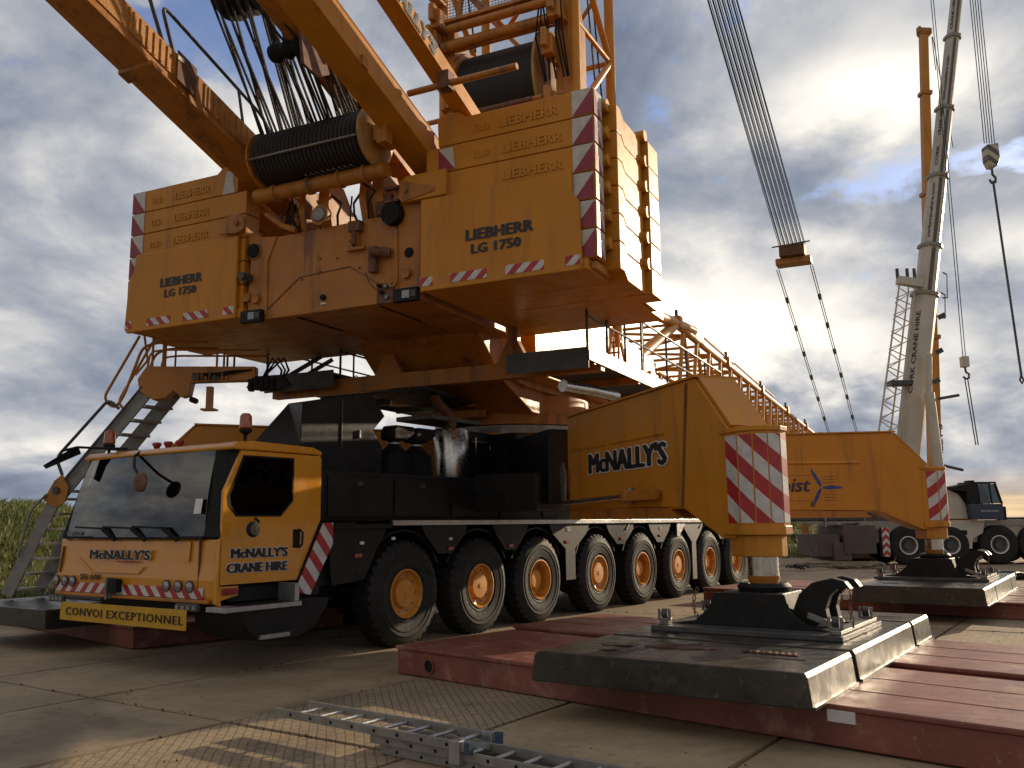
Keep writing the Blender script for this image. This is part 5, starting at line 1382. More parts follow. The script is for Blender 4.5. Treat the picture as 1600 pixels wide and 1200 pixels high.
obj('strut_head', MB().box(-8.6, -8.3, -2.45, -2.0, sw(-8.45) - 0.1, sw(-8.45) + 0.2).tube((-8.45, -2.5, sw(-8.45)), (-8.45, -1.9, sw(-8.45)), 0.06, 10), YEL2, strut, FS, bevel=0.01)

# hoist drum below the legs with its reeved ropes
rd_ = empty('rope_drum', sup, FS @ Matrix.Translation((-6.7, 0, 7.2)))
DC = (-6.68, 0, 7.24)
prof = []
v = -0.96
while v < 0.94:
    prof += [(0.355, v), (0.395, v + 0.02), (0.402, v + 0.032), (0.395, v + 0.044), (0.355, v + 0.064)]
    v += 0.072
obj('rope_layers', MB().lathe([(0, -0.96)] + prof + [(0, 1.0)], DC, 'v', 40), ROPE, rd_, FS, smooth=True, kind='stuff')
obj('drum_flange', MB().lathe([(0, -1.10), (0.16, -1.10), (0.30, -1.07), (0.39, -1.04), (0.43, -1.0), (0.43, -0.965), (0, -0.965)], DC, 'v', 44), mat('worn flange paint', (0.42, 0.22, 0.06), 0.5, var=0.2, dirt=(0.2, 0.12, 0.05), dirt_amt=0.6), rd_, FS, smooth=True)
obj('drum_flange', MB().lathe([(0, 1.002), (0.43, 1.002), (0.43, 1.04), (0, 1.04)], DC, 'v', 40), YEL2, rd_, FS, smooth=True)
obj('gear_case', MB().box(-6.92, -6.52, -1.20, -1.105, 7.06, 7.30).box(-6.98, -6.66, -1.32, -1.21, 6.98, 7.20).tube((-6.75, -1.1, 7.24), (-6.75, -1.28, 7.24), 0.11, 14), YEL2, rd_, FS, bevel=0.02)
obj('gear_bracket', MB().prism([(-7.05, 6.95), (-6.9, 6.95), (-6.82, 7.3), (-7.0, 7.35)], 'v', -1.42, -1.33), YEL2, rd_, FS)
obj('pressure_roller', MB().tube((-7.09, 1.02, 7.12), (-7.09, -0.97, 7.12), 0.018, 8), STL, rd_, FS)
for k in range(9):
    obj('guide_comb', MB().beam((-6.55, 0.1 - 0.1 * k, 6.86), (-6.82, 0.14 - 0.1 * k, 6.83), 0.012, 0.02), STL, rd_, FS)
rr = random.Random(5)
n = 34
for k in range(n):
    vb = 0.98 - 1.92 * k / (n - 1) + rr.uniform(-0.02, 0.02)
    sh = rr.choice((0.20, -0.16, 0.02, 0.10))
    vt = max(-1.0, min(1.12, vb + sh))
    a = Vector((-6.80, vb, 7.56)); sl = 1.62 + rr.uniform(-0.05, 0.05) - 0.30 * k / n
    b = Vector((-6.80 - 1.25, vt, 7.56 + 1.25 * sl))
    c = b + (b - a) * 1.2; c.y = vt + (vt - vb) * 0.6
    obj('hoist_rope', MB().path([a, b, c], 0.021, 6), ROPE, rd_, FS)
obj('upper_sheaves', MB().lathe([(0, 0.35), (0.30, 0.35), (0.34, 0.42), (0.27, 0.5), (0.34, 0.58), (0.27, 0.66), (0.34, 0.74), (0.27, 0.82), (0.34, 0.9), (0.30, 1.05), (0, 1.05)], (-7.62, 0, 9.42), 'v', 30), RUB, rd_, FS, smooth=True)
for k in range(4):
    v0 = -0.35 - 0.2 * k
    obj('hoist_rope', MB().path([(-8.6, v0 + 0.3, 8.9), (-7.9, v0 + 0.1, 8.35), (-7.3, v0, 8.1)], 0.02, 6), ROPE, rd_, FS)

# ---------------- derrick mast above the turntable
mast = empty('derrick_mast', sup, FS @ Matrix.Translation((0, 0, 8)))
def mo(name, mb_, m=YEL2, **k): return obj(name, mb_, m, mast, FS, **k)
UF, UB = -0.35, 1.75
VL, VR = 1.52, -1.62
ch = {}
for i, (u, v) in enumerate(((UF, VL), (UF, VR), (UB, VL), (UB, VR - 0.05))):
    p0 = Vector((u, v, 5.6)); p1 = Vector((u - 0.15, v * 1.04, 26.0))
    ch[i] = (p0, p1)
    mo('chord', MB().tube(p0, p1, 0.115, 14), YEL, smooth=True)
def at(i, w):
    p0, p1 = ch[i]; t = (w - p0.z) / (p1.z - p0.z); return p0 + (p1 - p0) * t
levels = [8.6, 10.2, 12.3, 14.4, 16.5, 18.6, 20.7, 22.8, 25.0]
for (i, j) in ((0, 1), (2, 3), (0, 2), (1, 3)):
    for k in range(len(levels) - 1):
        a, b = levels[k], levels[k + 1]
        m_ = (a + b) / 2
        mo('cross_brace', MB().tube(at(i, b), at(j, b), 0.06, 10), YEL, smooth=True)
        if (i, j) in ((0, 1), (2, 3)):
            if k < 2: continue
            pm = (at(i, m_ - 0.9) + at(j, m_ - 0.9)) / 2
            mo('diagonal_brace', MB().tube(at(i, b), pm, 0.055, 8), YEL2, smooth=True)
            mo('diagonal_brace', MB().tube(at(j, b), pm, 0.055, 8), YEL2, smooth=True)
        else:
            mo('diagonal_brace', MB().tube(at(i, a) if k % 2 else at(j, a), at(j, b) if k % 2 else at(i, b), 0.075, 8), YEL, smooth=True)
# heavy lower frame with winch
mo('side_frame', MB().prism([(UF - 0.12, 7.0), (UF + 0.55, 7.0), (UF + 0.50, 12.2), (UF + 0.1, 12.9), (UF - 0.12, 12.9)], 'v', VR - 0.06, VR + 0.40), bevel=0.02)
mo('side_frame', MB().prism([(UF - 0.12, 7.0), (UF + 0.55, 7.0), (UF + 0.50, 12.6), (UF - 0.12, 12.9)], 'v', VL - 0.28, VL + 0.04), bevel=0.02)
mo('side_rib', MB().box(UF - 0.14, UF + 0.3, VR + 0.05, VR + 0.09, 7.0, 12.6).box(UF - 0.14, UF + 0.3, VR + 0.26, VR + 0.30, 7.0, 12.3))
mo('winch_rope', MB().lathe([(0, -0.72), (1.10, -0.72)] + [(1.10 + (0.012 if q % 2 else 0), -0.72 + 0.035 * q) for q in range(1, 54)] + [(1.10, 1.16), (0, 1.16)], (0.55, 0, 11.32), 'v', 48), mat('greased winch rope', (0.012, 0.009, 0.006), 0.7, var=0.4, scale=14, bump=0.3, bscale=120), smooth=True, kind='stuff')
mo('winch_flange', MB().lathe([(0, -0.90), (0.9, -0.90), (1.28, -0.83), (1.30, -0.78), (1.1, -0.725), (0, -0.725)], (0.55, 0, 11.32), 'v', 48), mat('worn flange paint', (0.42, 0.22, 0.06), 0.5, var=0.2, dirt=(0.2, 0.12, 0.05), dirt_amt=0.6), smooth=True)
mo('winch_flange', MB().lathe([(0, 1.165), (1.20, 1.165), (1.22, 1.22), (0, 1.22)], (0.55, 0, 11.32), 'v', 48), smooth=True)
mo('front_tube', MB().tube((-0.62, 1.45, 12.3), (-0.62, -1.35, 12.3), 0.12, 14), smooth=True)
mo('front_tube', MB().tube((-0.75, 1.2, 12.62), (-0.75, -1.3, 12.62), 0.10, 14).box(-0.85, -0.6, -1.3, 1.3, 12.75, 12.82), smooth=False)
mo('guide_bar', MB().tube((-1.05, 2.6, 10.35), (-1.05, -1.15, 10.35), 0.055, 10), smooth=True)
mo('guide_bar_grip', MB().tube((-1.05, -0.95, 10.35), (-1.05, 0.45, 10.35), 0.065, 10), RUST, smooth=True)
for v, w in ((-1.25, 10.3), (-1.15, 9.9), (-1.2, 11.6), (-1.35, 12.4), (1.5, 12.9), (1.55, 13.6), (1.6, 12.4)):
    mo('gusset', MB().box(UF - 0.55, UF - 0.12, v - 0.12, v + 0.12, w - 0.22, w + 0.22).box(UF - 0.7, UF - 0.5, v - 0.05, v + 0.08, w - 0.1, w + 0.3), bevel=0.02)
for k in range(26):
    v = random.choice((random.uniform(-1.6, -1.1), random.uniform(1.2, 1.6))); w = random.uniform(9.6, 14)
    s_ = random.uniform(0.04, 0.14)
    mo('fitting', MB().box(UF - 0.2 - s_, UF - 0.13, v, v + s_, w, w + s_ * random.uniform(0.5, 2)), random.choice((YEL2, RUST, STL, YEL2)))
for k in range(7):
    v = random.uniform(-1.5, -0.9)
    mo('hose', MB().path([(UF - 0.3, v, 14.2), (UF - 0.42, v + random.uniform(-.1, .1), 13), (UF - 0.35, v + random.uniform(-.15, .15), 11.9), (UF - 0.3, v - 0.1, 10.9)], 0.02, 6), RUB, smooth=True)
def mesh_screen(v0, v1, w0, w1, u):
    m_ = MB()
    for k in range(int((v1 - v0) / 0.075) + 1):
        m_.beam((u, v0 + 0.075 * k, w0), (u, v0 + 0.075 * k, w1), 0.010, 0.010)
    for k in range(int((w1 - w0) / 0.075) + 1):
        m_.beam((u - 0.006, v0, w0 + 0.075 * k), (u - 0.006, v1, w0 + 0.075 * k), 0.010, 0.010)
    return m_
for v0, v1 in ((-0.62, 0.30), (0.42, 1.05), (1.12, 1.42), (-1.2, -0.7)):
    mo('mesh_screen', mesh_screen(v0, v1, 12.95, 15.6, UF - 0.25), STL, kind='stuff')
mo('screen_frame', MB().beam((UF - 0.25, 0.36, 12.8), (UF - 0.25, 0.36, 15.7), 0.1, 0.1).beam((UF - 0.25, -0.66, 12.8), (UF - 0.25, -0.30, 15.7), 0.1, 0.1).beam((UF - 0.25, 1.08, 12.8), (UF - 0.25, 0.6, 15.7), 0.1, 0.1))
mo('winch_line', MB().tube((-0.6, 0.62, 12.0), (-1.0, 1.0, 16.0), 0.02, 6), ROPE)
mo('winch_line', MB().tube((0.9, -1.75, 9.2), (0.6, -1.4, 16.0), 0.02, 6).tube((1.3, -1.75, 9.0), (0.9, -1.3, 18.0), 0.02, 6), ROPE)
mo('base_frame', MB().box(-1.0, 2.2, -1.5, 1.5, 5.9, 7.2).box(-2.6, -1.0, -1.0, 1.4, 6.0, 7.3), bevel=0.03)
mo('base_brace', MB().beam((-2.8, 1.2, 6.8), (-0.5, 1.45, 8.6), 0.25, 0.25))

# ---------------- main lattice boom going away behind
boom = empty('lattice_boom', sup, FS @ Matrix.Translation((4, 0, 5)))
def bo(name, mb_, m=YEL, **k): return obj(name, mb_, m, boom, FS, **k)
def tw_(u): return 7.34 - 0.0235 * (u - 10)
def bw_(u): return 5.15 - 0.019 * (u - 10)
E_ = 78.0
for v in (-1.3, 1.3):
    bo('chord', MB().tube((8.0, v, tw_(8.0)), (E_, v, tw_(E_)), 0.11, 12), smooth=True)
    bo('chord', MB().tube((8.0, v, bw_(8.0)), (E_, v, bw_(E_)), 0.11, 12), smooth=True)
    bo('foot_chord', MB().tube((3.4, v * 0.95, 5.35), (8.0, v, tw_(8)), 0.15, 14).tube((3.4, v * 0.95, 5.25), (8.0, v, bw_(8)), 0.15, 14), smooth=True)
bo('lug_tube', MB().tube((5.2, -1.32, 7.18), (9.9, -1.32, 7.55), 0.15, 16), smooth=True)
u = 8.0; k = 0
while u < E_ - 2:
    s = 1.6
    for v in (-1.3, 1.3):
        bo('brace', MB().tube((u, v, bw_(u)), (u + s / 2, v, tw_(u + s / 2)), 0.06, 7), smooth=True)
        bo('brace', MB().tube((u + s / 2, v, tw_(u + s / 2)), (u + s, v, bw_(u + s)), 0.06, 7), smooth=True)
    for f_ in (tw_, bw_):
        bo('brace', MB().tube((u, -1.3 if k % 2 else 1.3, f_(u)), (u + s, 1.3 if k % 2 else -1.3, f_(u + s)), 0.045, 6), smooth=True)
        bo('brace', MB().tube((u, -1.3, f_(u)), (u, 1.3, f_(u)), 0.045, 6), smooth=True)
    if k % 4 == 0:
        for sv in (-1, 1):
            bo('connector', MB().box(u - 0.15, u + 0.15, 1.33 * sv - 0.15, 1.33 * sv + 0.15, tw_(u) - 0.12, tw_(u) + 0.22), YEL2, bevel=0.02)
        bo('pendant_pin', MB().tube((u, -1.33, tw_(u) + 0.2), (u, -1.33, tw_(u) + 0.42), 0.05, 8), DKG)
    u += s; k += 1
for u in (11.5, 16, 20):
    bo('tie_rod', MB().tube((u, -1.3, tw_(u) + 0.3), (u + 4.4, -1.3, tw_(u + 4.4) + 0.25), 0.035, 8), smooth=True)
for u in (30.0, 55.0, 76.0):
    bo('trestle', MB().beam((u, -1.3, bw_(u)), (u, -1.6, 0), 0.3, 0.3).beam((u, 1.3, bw_(u)), (u, 1.6, 0), 0.3, 0.3).beam((u, -1.4, bw_(u) - 0.15), (u, 1.4, bw_(u) - 0.15), 0.3, 0.3), YEL2)

# suspension: bundle of ropes, spreader and two pendants
sus = empty('boom_suspension', sup, FS @ Matrix.Translation((42, 0, 19)))
for k in range(13):
    s = -1 + 2 * k / 12
    for lay, du in ((0, 0.0), (1, 0.5)):
        b = Vector((42.6 + du, 0.78 * s, 19.7 + du * 0.4)); tdir = Vector((-19.5 - du * 1.2, 0, 7.15))
        a = b + tdir * 1.35; a.y = 0.60 * s
        if lay == 1 and k % 2: continue
        obj('suspension_rope', MB().tube(a, b, 0.024, 5), ROPE, sus, FS)
obj('spreader_block', MB().box(42.2, 43.6, -0.80, 0.80, 19.0, 19.75), RUST, sus, FS, bevel=0.05)
obj('spreader_beam', MB().box(42.6, 43.6, -1.12, 1.12, 18.55, 19.0), YEL2, sus, FS, bevel=0.05)
obj('spreader_pin', MB().tube((42.4, -1.2, 19.85), (42.4, 1.25, 19.75), 0.05, 8), DKG, sus, FS)
for s, vb in ((1.08, 0.6), (-1.08, -0.6)):
    a = Vector((43.2, s, 18.4)); b = Vector((76.0, vb * 2, 6.6))
    n = 9
    for k in range(n):
        p = a + (b - a) * (k / n); q = a + (b - a) * ((k + 0.93) / n)
        for dz in (-0.07, 0.07):
            obj('pendant_bar', MB().tube(p + Vector((0, dz, 0)), q + Vector((0, dz, 0)), 0.03, 5), STL, sus, FS)
        obj('pendant_link', MB().tube(q, a + (b - a) * ((k + 1.05) / n), 0.13, 8), DKG, sus, FS)

# ================================================================== WHITE CRANE BEHIND, ON THE RIGHT
FW = frame(15.35, 35.0, 90.0)
wc = empty('mobile_crane', None, FW, 'cream white telescopic crane with a tall raised boom and dark blue cab', 'crane')
def wo_(name, mb_, m, parent=None, M=FW, **k): return obj(name, mb_, m, parent or wc, M, **k)
ty2 = MB().lathe([(0.36, 0.03), (0.5, 0.0), (0.66, 0.0), (0.74, 0.04), (0.76, 0.1), (0.76, 0.35), (0.72, 0.42), (0.36, 0.42)], (0, 0, 0), 'v', 32).mesh('tyre'); ty2.materials.append(TYR)
for p in ty2.polygons: p.use_smooth = True
rm2 = MB().lathe([(0.36, 0.05), (0.355, 0.0), (0.325, 0.0), (0.31, 0.06)], (0, 0, 0), 'v', 28).mesh('rim_ring'); rm2.materials.append(WHS)
rd2 = MB().lathe([(0.31, 0.06), (0.18, 0.10), (0.17, 0.02), (0.0, 0.02)], (0, 0, 0), 'v', 24).mesh('rim_disc'); rd2.materials.append(DKG)
for u in (-0.05, 1.60, 3.48, 5.0, 6.7):
    for v, fl in ((0.0, 0), (2.6, 1)):
        M = FW @ Matrix.Translation((u, v, 0.76))
        if fl: M = M @ Matrix.Rotation(math.pi, 4, 'Z')
        w = empty('wheel', wc, M)
        obj('tyre', ty2, None, w, M); obj('rim_ring', rm2, None, w, M); obj('rim_disc', rd2, None, w, M)
wo_('carrier_body', MB().box(-1.9, 9.0, 0.25, 2.4, 0.85, 1.62), WHT, bevel=0.03)
wo_('carrier_side', MB().prism([(0.75, 1.70), (3.0, 1.70), (2.85, 1.2), (2.45, 1.0), (2.4, 0.62), (2.15, 0.62), (1.95, 1.2), (1.2, 1.55)], 'v', 0.02, 0.08), WHT)
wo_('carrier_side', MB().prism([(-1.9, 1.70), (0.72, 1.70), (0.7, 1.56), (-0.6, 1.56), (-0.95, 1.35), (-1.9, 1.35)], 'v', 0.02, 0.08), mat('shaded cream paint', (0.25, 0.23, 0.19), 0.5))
wo_('side_recess', MB().box(1.95, 2.25, 0.005, 0.018, 1.15, 1.32), RUB)
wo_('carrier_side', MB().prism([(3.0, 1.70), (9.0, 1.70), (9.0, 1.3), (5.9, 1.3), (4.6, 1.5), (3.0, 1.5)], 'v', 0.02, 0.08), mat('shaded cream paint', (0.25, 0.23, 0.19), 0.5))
wo_('deck_box', MB().box(4.6, 6.2, 0.2, 2.3, 1.705, 1.80).box(6.3, 9.0, 0.3, 2.2, 1.705, 1.95), DKG, bevel=0.02)
wo_('hook_post', MB().box(3.72, 3.80, 0.3, 0.5, 1.7, 2.22).box(3.92, 4.0, 0.3, 0.5, 1.7, 2.22).box(3.78, 3.94, 0.3, 0.5, 1.95, 2.0), RUB)
wo_('rear_outrigger_box', MB().box(-2.6, -1.35, -0.15, 2.7, 0.45, 1.55), BROWN, bevel=0.03)
wo_('rear_box', MB().box(-3.6, -2.7, 0.0, 2.4, 0.35, 1.2).box(-3.0, -2.3, -0.1, 2.6, 0.2, 0.9), BROWN, bevel=0.03)
HZV = hazard('chevron hazard film', (0, 0, 1), 0.30, 0.0, chev=(0, -0.98, 1.0))
wo_('hazard_panel', MB().box(-1.12, -0.85, -0.16, -0.14, 0.35, 1.45), HZV)
wo_('hazard_panel_back', MB().box(-1.14, -0.83, -0.138, 0.1, 0.35, 1.45), DKG)
wo_('railing', MB().box(-3.2, -1.6, 0.1, 0.15, 2.0, 2.05).box(-3.2, -3.15, 0.1, 0.15, 1.5, 2.05).box(-1.65, -1.6, 0.1, 0.15, 1.5, 2.05).box(-4.4, -1.4, 0.2, 1.5, 1.62, 1.7), STL)
wo_('engine_cover', MB().box(-4.6, -1.5, 0.4, 2.2, 1.72, 2.25), DKG, bevel=0.05)
wo_('turntable', MB().box(0.3, 3.6, 0.3, 2.3, 1.72, 2.2).box(1.2, 2.1, 0.2, 2.2, 2.2, 2.9), LBLK, bevel=0.04)
wo_('white_housing', MB().prism([(1.35, 1.75), (2.45, 1.75), (2.30, 2.35), (2.05, 2.72), (1.75, 2.88), (1.35, 2.85)], 'v', 0.05, 0.35), WHT, bevel=0.03)
# operator cab
ocab = [(2.35, 1.72), (3.62, 1.72), (3.60, 2.1), (3.35, 3.12), (2.42, 3.16), (1.95, 2.96), (1.9, 2.9), (2.2, 2.6)]
wo_('operator_cab', MB().prism([(2.35, 1.72), (3.62, 1.72), (3.60, 2.32), (2.30, 2.32)], 'v', -0.25, 0.75), NAVY, bevel=0.02)
wo_('cab_rear', MB().prism([(2.30, 2.33), (2.72, 2.33), (2.72, 3.12), (2.42, 3.12), (1.7, 3.0), (1.7, 2.88), (2.25, 2.80)], 'v', -0.24, 0.74), LBLK, bevel=0.01)
wo_('cab_window', MB().prism([(2.76, 2.34), (3.55, 2.34), (3.36, 3.08), (2.76, 3.10)], 'v', -0.20, -0.19), GLS)
wo_('cab_window', MB().prism([(2.76, 2.34), (3.55, 2.34), (3.36, 3.08), (2.76, 3.10)], 'v', 0.68, 0.69), GLS)
wo_('cab_pillar', MB().beam((3.58, -0.22, 2.32), (3.37, -0.22, 3.12), 0.06, 0.06).beam((3.58, 0.72, 2.32), (3.37, 0.72, 3.12), 0.06, 0.06).beam((3.2, -0.22, 2.32), (3.15, -0.22, 3.12), 0.04, 0.04).box(2.40, 3.40, -0.25, 0.75, 3.11, 3.17).box(2.5, 2.7, 0, 0.4, 3.17, 3.24), LBLK)
wo_('cab_seat', MB().box(2.9, 3.1, 0.1, 0.5, 2.33, 2.85), RUB)
text('BALDWINS CRANE', TXW, wc, FW, (2.72, -0.252, 2.02), (1, 0, 0), (0, 0, 1), 0.09, 0.9, 0.0)
# boom: nested sections leaning to the right
bA, bB = Vector((0.62, 1.6, 2.6)), Vector((5.20, 1.6, 27.5))
bd = (bB - bA)
def section(t0, t1, w0, dep, tone):
    a = bA + bd * t0; b = bA + bd * t1
    ax = bd.normalized(); sd = Vector((0, 1, 0)).cross(ax).normalized()
    m_ = MB(); vs = []
    for p in (a, b):
        for x, y in ((-0.5, 0.05), (-0.28, -0.5), (0.30, -0.5), (0.5, -0.2), (0.5, 0.5), (-0.5, 0.5)):
            vs.append(p + sd * (-x * w0 * -1) + Vector((0, y * dep, 0)))
    n_ = 6
    fs = [(i, (i + 1) % n_, n_ + (i + 1) % n_, n_ + i) for i in range(n_)] + [tuple(range(n_ - 1, -1, -1)), tuple(range(n_, 2 * n_))]
    m_.add(vs, fs)
    wo_('boom_section', m_, tone, bevel=0.01)
    # collar
    m_ = MB(); vs = []
    for p in (b - ax * 0.14, b + ax * 0.02):
        for x, y in ((-0.5, 0.05), (-0.28, -0.5), (0.30, -0.5), (0.5, -0.2), (0.5, 0.5), (-0.5, 0.5)):
            vs.append(p + sd * (x * (w0 + 0.14)) + Vector((0, y * (dep + 0.14), 0)))
    m_.add(vs, fs)
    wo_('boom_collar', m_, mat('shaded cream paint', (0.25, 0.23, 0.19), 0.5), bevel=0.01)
    return sd, ax
bounds = [(0.0, 0.345, 0.88, 0.75), (0.345, 0.43, 0.74, 0.65), (0.43, 0.555, 0.66, 0.6), (0.555, 0.68, 0.58, 0.52), (0.68, 0.815, 0.50, 0.46), (0.815, 1.0, 0.43, 0.4)]
tones = [WHT, WHT, WHT, WHT, WHT, WHT]
for (t0, t1, w, d), tn in zip(bounds, tones):
    sd, ax = section(t0, t1, w, d, tn)
# flat dark strip: shade of the boom's shadowed face put into colour
for (t0, t1, w, d) in bounds[1:]:
    a = bA + bd * (t0 + 0.002); b = bA + bd * (t1 - 0.008)
    o_ = sd * (-0.02 * w) + Vector((0, -0.5 * d - 0.004, 0))
    wo_('boom_shade_strip', MB().beam(a + o_, b + o_, w * 0.22, 0.012, up=(0, 1, 0)), mat('shaded boom strip', (0.10, 0.085, 0.065), 0.5))
a = bA + bd * 0.12; b = bA + bd * 0.30
wo_('luffing_cylinder', MB().tube(bA + Vector((1.15, -0.9, -0.8)), bA + bd * 0.17 + Vector((0.22, -0.75, 0)), 0.20, 16).tube(bA + bd * 0.17 + Vector((0.22, -0.75, 0)), bA + bd * 0.235 + Vector((0.1, -0.65, 0)), 0.12, 12), WHT, smooth=True)
NVT = mat('dark blue lettering', (0.02, 0.025, 0.05), 0.5)
def btext(s, t, size, sx):
    p = bA + bd * t
    w_, d_ = [(w, d) for (t0, t1, w, d) in bounds if t0 <= t < t1][0]
    # bevelled left face: from (-0.5, 0.05) to (-0.28, -0.5)
    fa = sd * (-0.5 * w_) + Vector((0, 0.05 * d_, 0)); fb = sd * (-0.28 * w_) + Vector((0, -0.5 * d_, 0))
    yv = (fa - fb).normalized()
    org = p + fb * 0.85 + fa * 0.15
    nrm = ax.cross(yv)
    text(s, NVT, wc, FW, org + nrm * 0.01, ax, yv, size * 0.72, sx * 1.35, 0.004)
btext('CORK CRANE HIRE', 0.17, 0.42, 1.0)
btext('corkcranehire.com', 0.44, 0.30, 1.1)
btext('CORK', 0.57, 0.30, 1.1)
btext('CRANE HIRE', 0.625, 0.30, 0.8)
btext('corkcranehire.com', 0.69, 0.27, 1.05)
btext('CRANE HIRE', 0.825, 0.26, 1.1)
# stowed lattice jib on the left of the boom
jA, jB = Vector((-0.35, 1.5, 3.0)), Vector((1.42, 1.5, 11.7))
jib = empty('lattice_jib', wc, FW @ Matrix.Translation(jA))
offs = [Vector((-0.42, 0, 0)), Vector((0.42, 0, 0)), Vector((-0.1, 0.8, 0)), Vector((0.42, 0.8, 0))]
tp = [0.62, 0.62, 0.62, 0.62]
for o_ in offs:
    obj('chord', MB().tube(jA + o_, jB + o_ * 0.8, 0.04, 8), WHT, jib, FW, smooth=True)
N_ = 12
for k in range(N_):
    a = jA + (jB - jA) * (k / N_); b = jA + (jB - jA) * ((k + 1) / N_); mm_ = (a + b) / 2
    for (i, j) in ((0, 1), (2, 3)):
        obj('brace', MB().tube(a + offs[i], mm_ + offs[j], 0.022, 6), WHT, jib, FW)
        obj('brace', MB().tube(mm_ + offs[j], b + offs[i], 0.022, 6), WHT, jib, FW)
obj('jib_head', MB().beam(jB + Vector((-0.45, 0, 0.05)), jB + Vector((0.75, 0, -0.15)), 0.3, 0.35), WHT, jib, FW, bevel=0.02)
for x in (-0.42, 0.0, 0.3):
    obj('head_roller', MB().tube(jB + Vector((x, 0, 0.15)), jB + Vector((x, 0, 0.55)), 0.07, 8), DKG, jib, FW)
obj('jib_bracket', MB().box(0.35, 1.35, 1.3, 1.9, 7.25, 7.45), DKG, jib, FW, bevel=0.02)
for t, dx in ((0.24, 0.55), (0.30, 0.5), (0.19, 0.55)):
    p = bA + bd * t
    wo_('boom_bracket', MB().beam(p + Vector((dx, -0.3, 0)), p + Vector((dx + 0.25, -0.3, 0.12)), 0.15, 0.2), DKG)
for t in (0.335, 0.30):
    p = bA + bd * t + Vector((0.62, -0.2, 0))
    wo_('ladder_frame', MB().path([p, p + Vector((0.2, 0, 0)), p + Vector((0.28, 0, 1.0)), p + Vector((0.1, 0, 1.1))], 0.03, 6), DKG)
for p, q in (((2.0, 1.0, 6.6), (2.9, 1.0, 6.75)), ((2.0, 1.0, 3.9), (2.8, 1.0, 3.7))):
    wo_('boom_arm', MB().tube(p, q, 0.06, 8), DKG)

# ================================================================== YELLOW TELESCOPIC CRANE BEHIND IT
FY = frame(25.4, 54.5, 90.0)
yc = empty('mobile_crane', None, FY, 'distant yellow crane whose plain telescopic boom stands vertical beside the white one', 'crane')
def yo(name, mb_, m, **k): return obj(name, mb_, m, yc, FY, **k)
yo('carrier_body', MB().box(-3.5, 7.5, 0.0, 2.6, 0.8, 1.6), YEL, bevel=0.03)
for u in (-2.5, -0.8, 1.0, 2.8, 4.6):
    yo('wheel', MB().lathe([(0, 0.1), (0.4, 0.06), (0.45, 0.0), (0.68, 0.0), (0.74, 0.06), (0.74, 0.4), (0, 0.4)], (u, -0.05, 0.74), 'v', 24), TYR, smooth=True)
yo('turntable', MB().box(-0.6, 2.8, 0.2, 2.4, 1.62, 2.7), YEL, bevel=0.05)
pa, pb = Vector((0.78, 1.2, 2.4)), Vector((2.60, 1.2, 34.3))
ydd = pb - pa
for t0, t1, w in ((0, 0.34, 0.66), (0.34, 0.64, 0.58), (0.64, 0.86, 0.52), (0.86, 1.0, 0.47)):
    yo('boom_section', MB().beam(pa + ydd * t0, pa + ydd * t1, w, w, up=(0, 1, 0)), YEL, bevel=0.03)
    yo('boom_collar', MB().beam(pa + ydd * (t1 - 0.005), pa + ydd * (t1 + 0.003), w + 0.18, w + 0.18, up=(0, 1, 0)), YEL2)
yo('boom_head', MB().box(2.3, 3.05, 0.9, 1.5, 34.0, 34.4).box(2.2, 2.4, 1.0, 1.4, 34.2, 34.6), YEL2, bevel=0.04)
yo('head_line', MB().tube((3.15, 1.2, 33.9), (3.2, 1.2, 31.5), 0.03, 5).tube((3.2, 1.2, 33.9), (3.9, 1.2, 26), 0.025, 5), ROPE)
text("McNALLY'S", TXT, yc, FY, (pa + ydd * 0.045) + Vector((0.33, -0.47, 0)), ydd.normalized(), Vector((-1, 0, 0.05)), 0.62, 1.25, 0.01)

# ================================================================== HOOKS HANGING ON THE RIGHT
def ropes(name, tops, bot, r, parent, M=Matrix.Identity(4)):
    for a, b in tops:
        obj(name, MB().tube(a, b, r, 5), ROPE, parent, M)
hk = empty('hook_block', None, Matrix.Translation((20.5, 36, 17)), 'cream striped hook block on five ropes, with a long chain hanging below it', 'hook block')
HZH = hazard('hook block film', (1.0, 0, 1.2), 0.6, 0.2, white=(0.52, 0.48, 0.36), red=(0.10, 0.085, 0.06))
obj('block_body', MB().prism([(20.26, 17.45), (20.74, 17.52), (20.76, 16.85), (20.62, 16.50), (20.38, 16.50), (20.26, 16.8)], 'v', 35.75, 36.25), HZH, hk, bevel=0.03)
for k in range(5):
    x = 20.28 + 0.11 * k
    obj('rope', MB().tube((x, 36, 17.6), (x - 0.02, 36, 28.5), 0.02, 5), ROPE, hk)
obj('hook', MB().path([(20.5, 36, 16.45), (20.5, 36, 16.2), (20.62, 36, 16.05), (20.6, 36, 15.85), (20.42, 36, 15.82), (20.36, 36, 15.98)], 0.05, 8), DKG, hk, smooth=True)
m_ = MB()
p = Vector((20.50, 36, 15.9)); q = Vector((20.88, 36, 7.5))
n = 60
for k in range(n):
    c = p + (q - p) * (k + 0.5) / n
    r1 = 0.035; L_ = (q - p).length / n * 0.62
    if k % 2: m_.box(c.x - r1, c.x + r1, 35.97, 36.03, c.z - L_, c.z + L_)
    else: m_.box(c.x - 0.025, c.x + 0.025, 35.95, 36.05, c.z - L_, c.z + L_)
obj('chain', m_, DKG, hk, kind='stuff')
obj('chain_end', MB().path([(20.88, 36, 7.55), (20.80, 36, 7.35), (20.88, 36, 7.2), (20.96, 36, 7.35), (20.88, 36, 7.5)], 0.04, 8), DKG, hk, smooth=True)
h2 = empty('hook_block', None, Matrix.Translation((18.6, 36, 8)), 'small pale hook block hanging lower, with two slings reaching down from it', 'hook block')
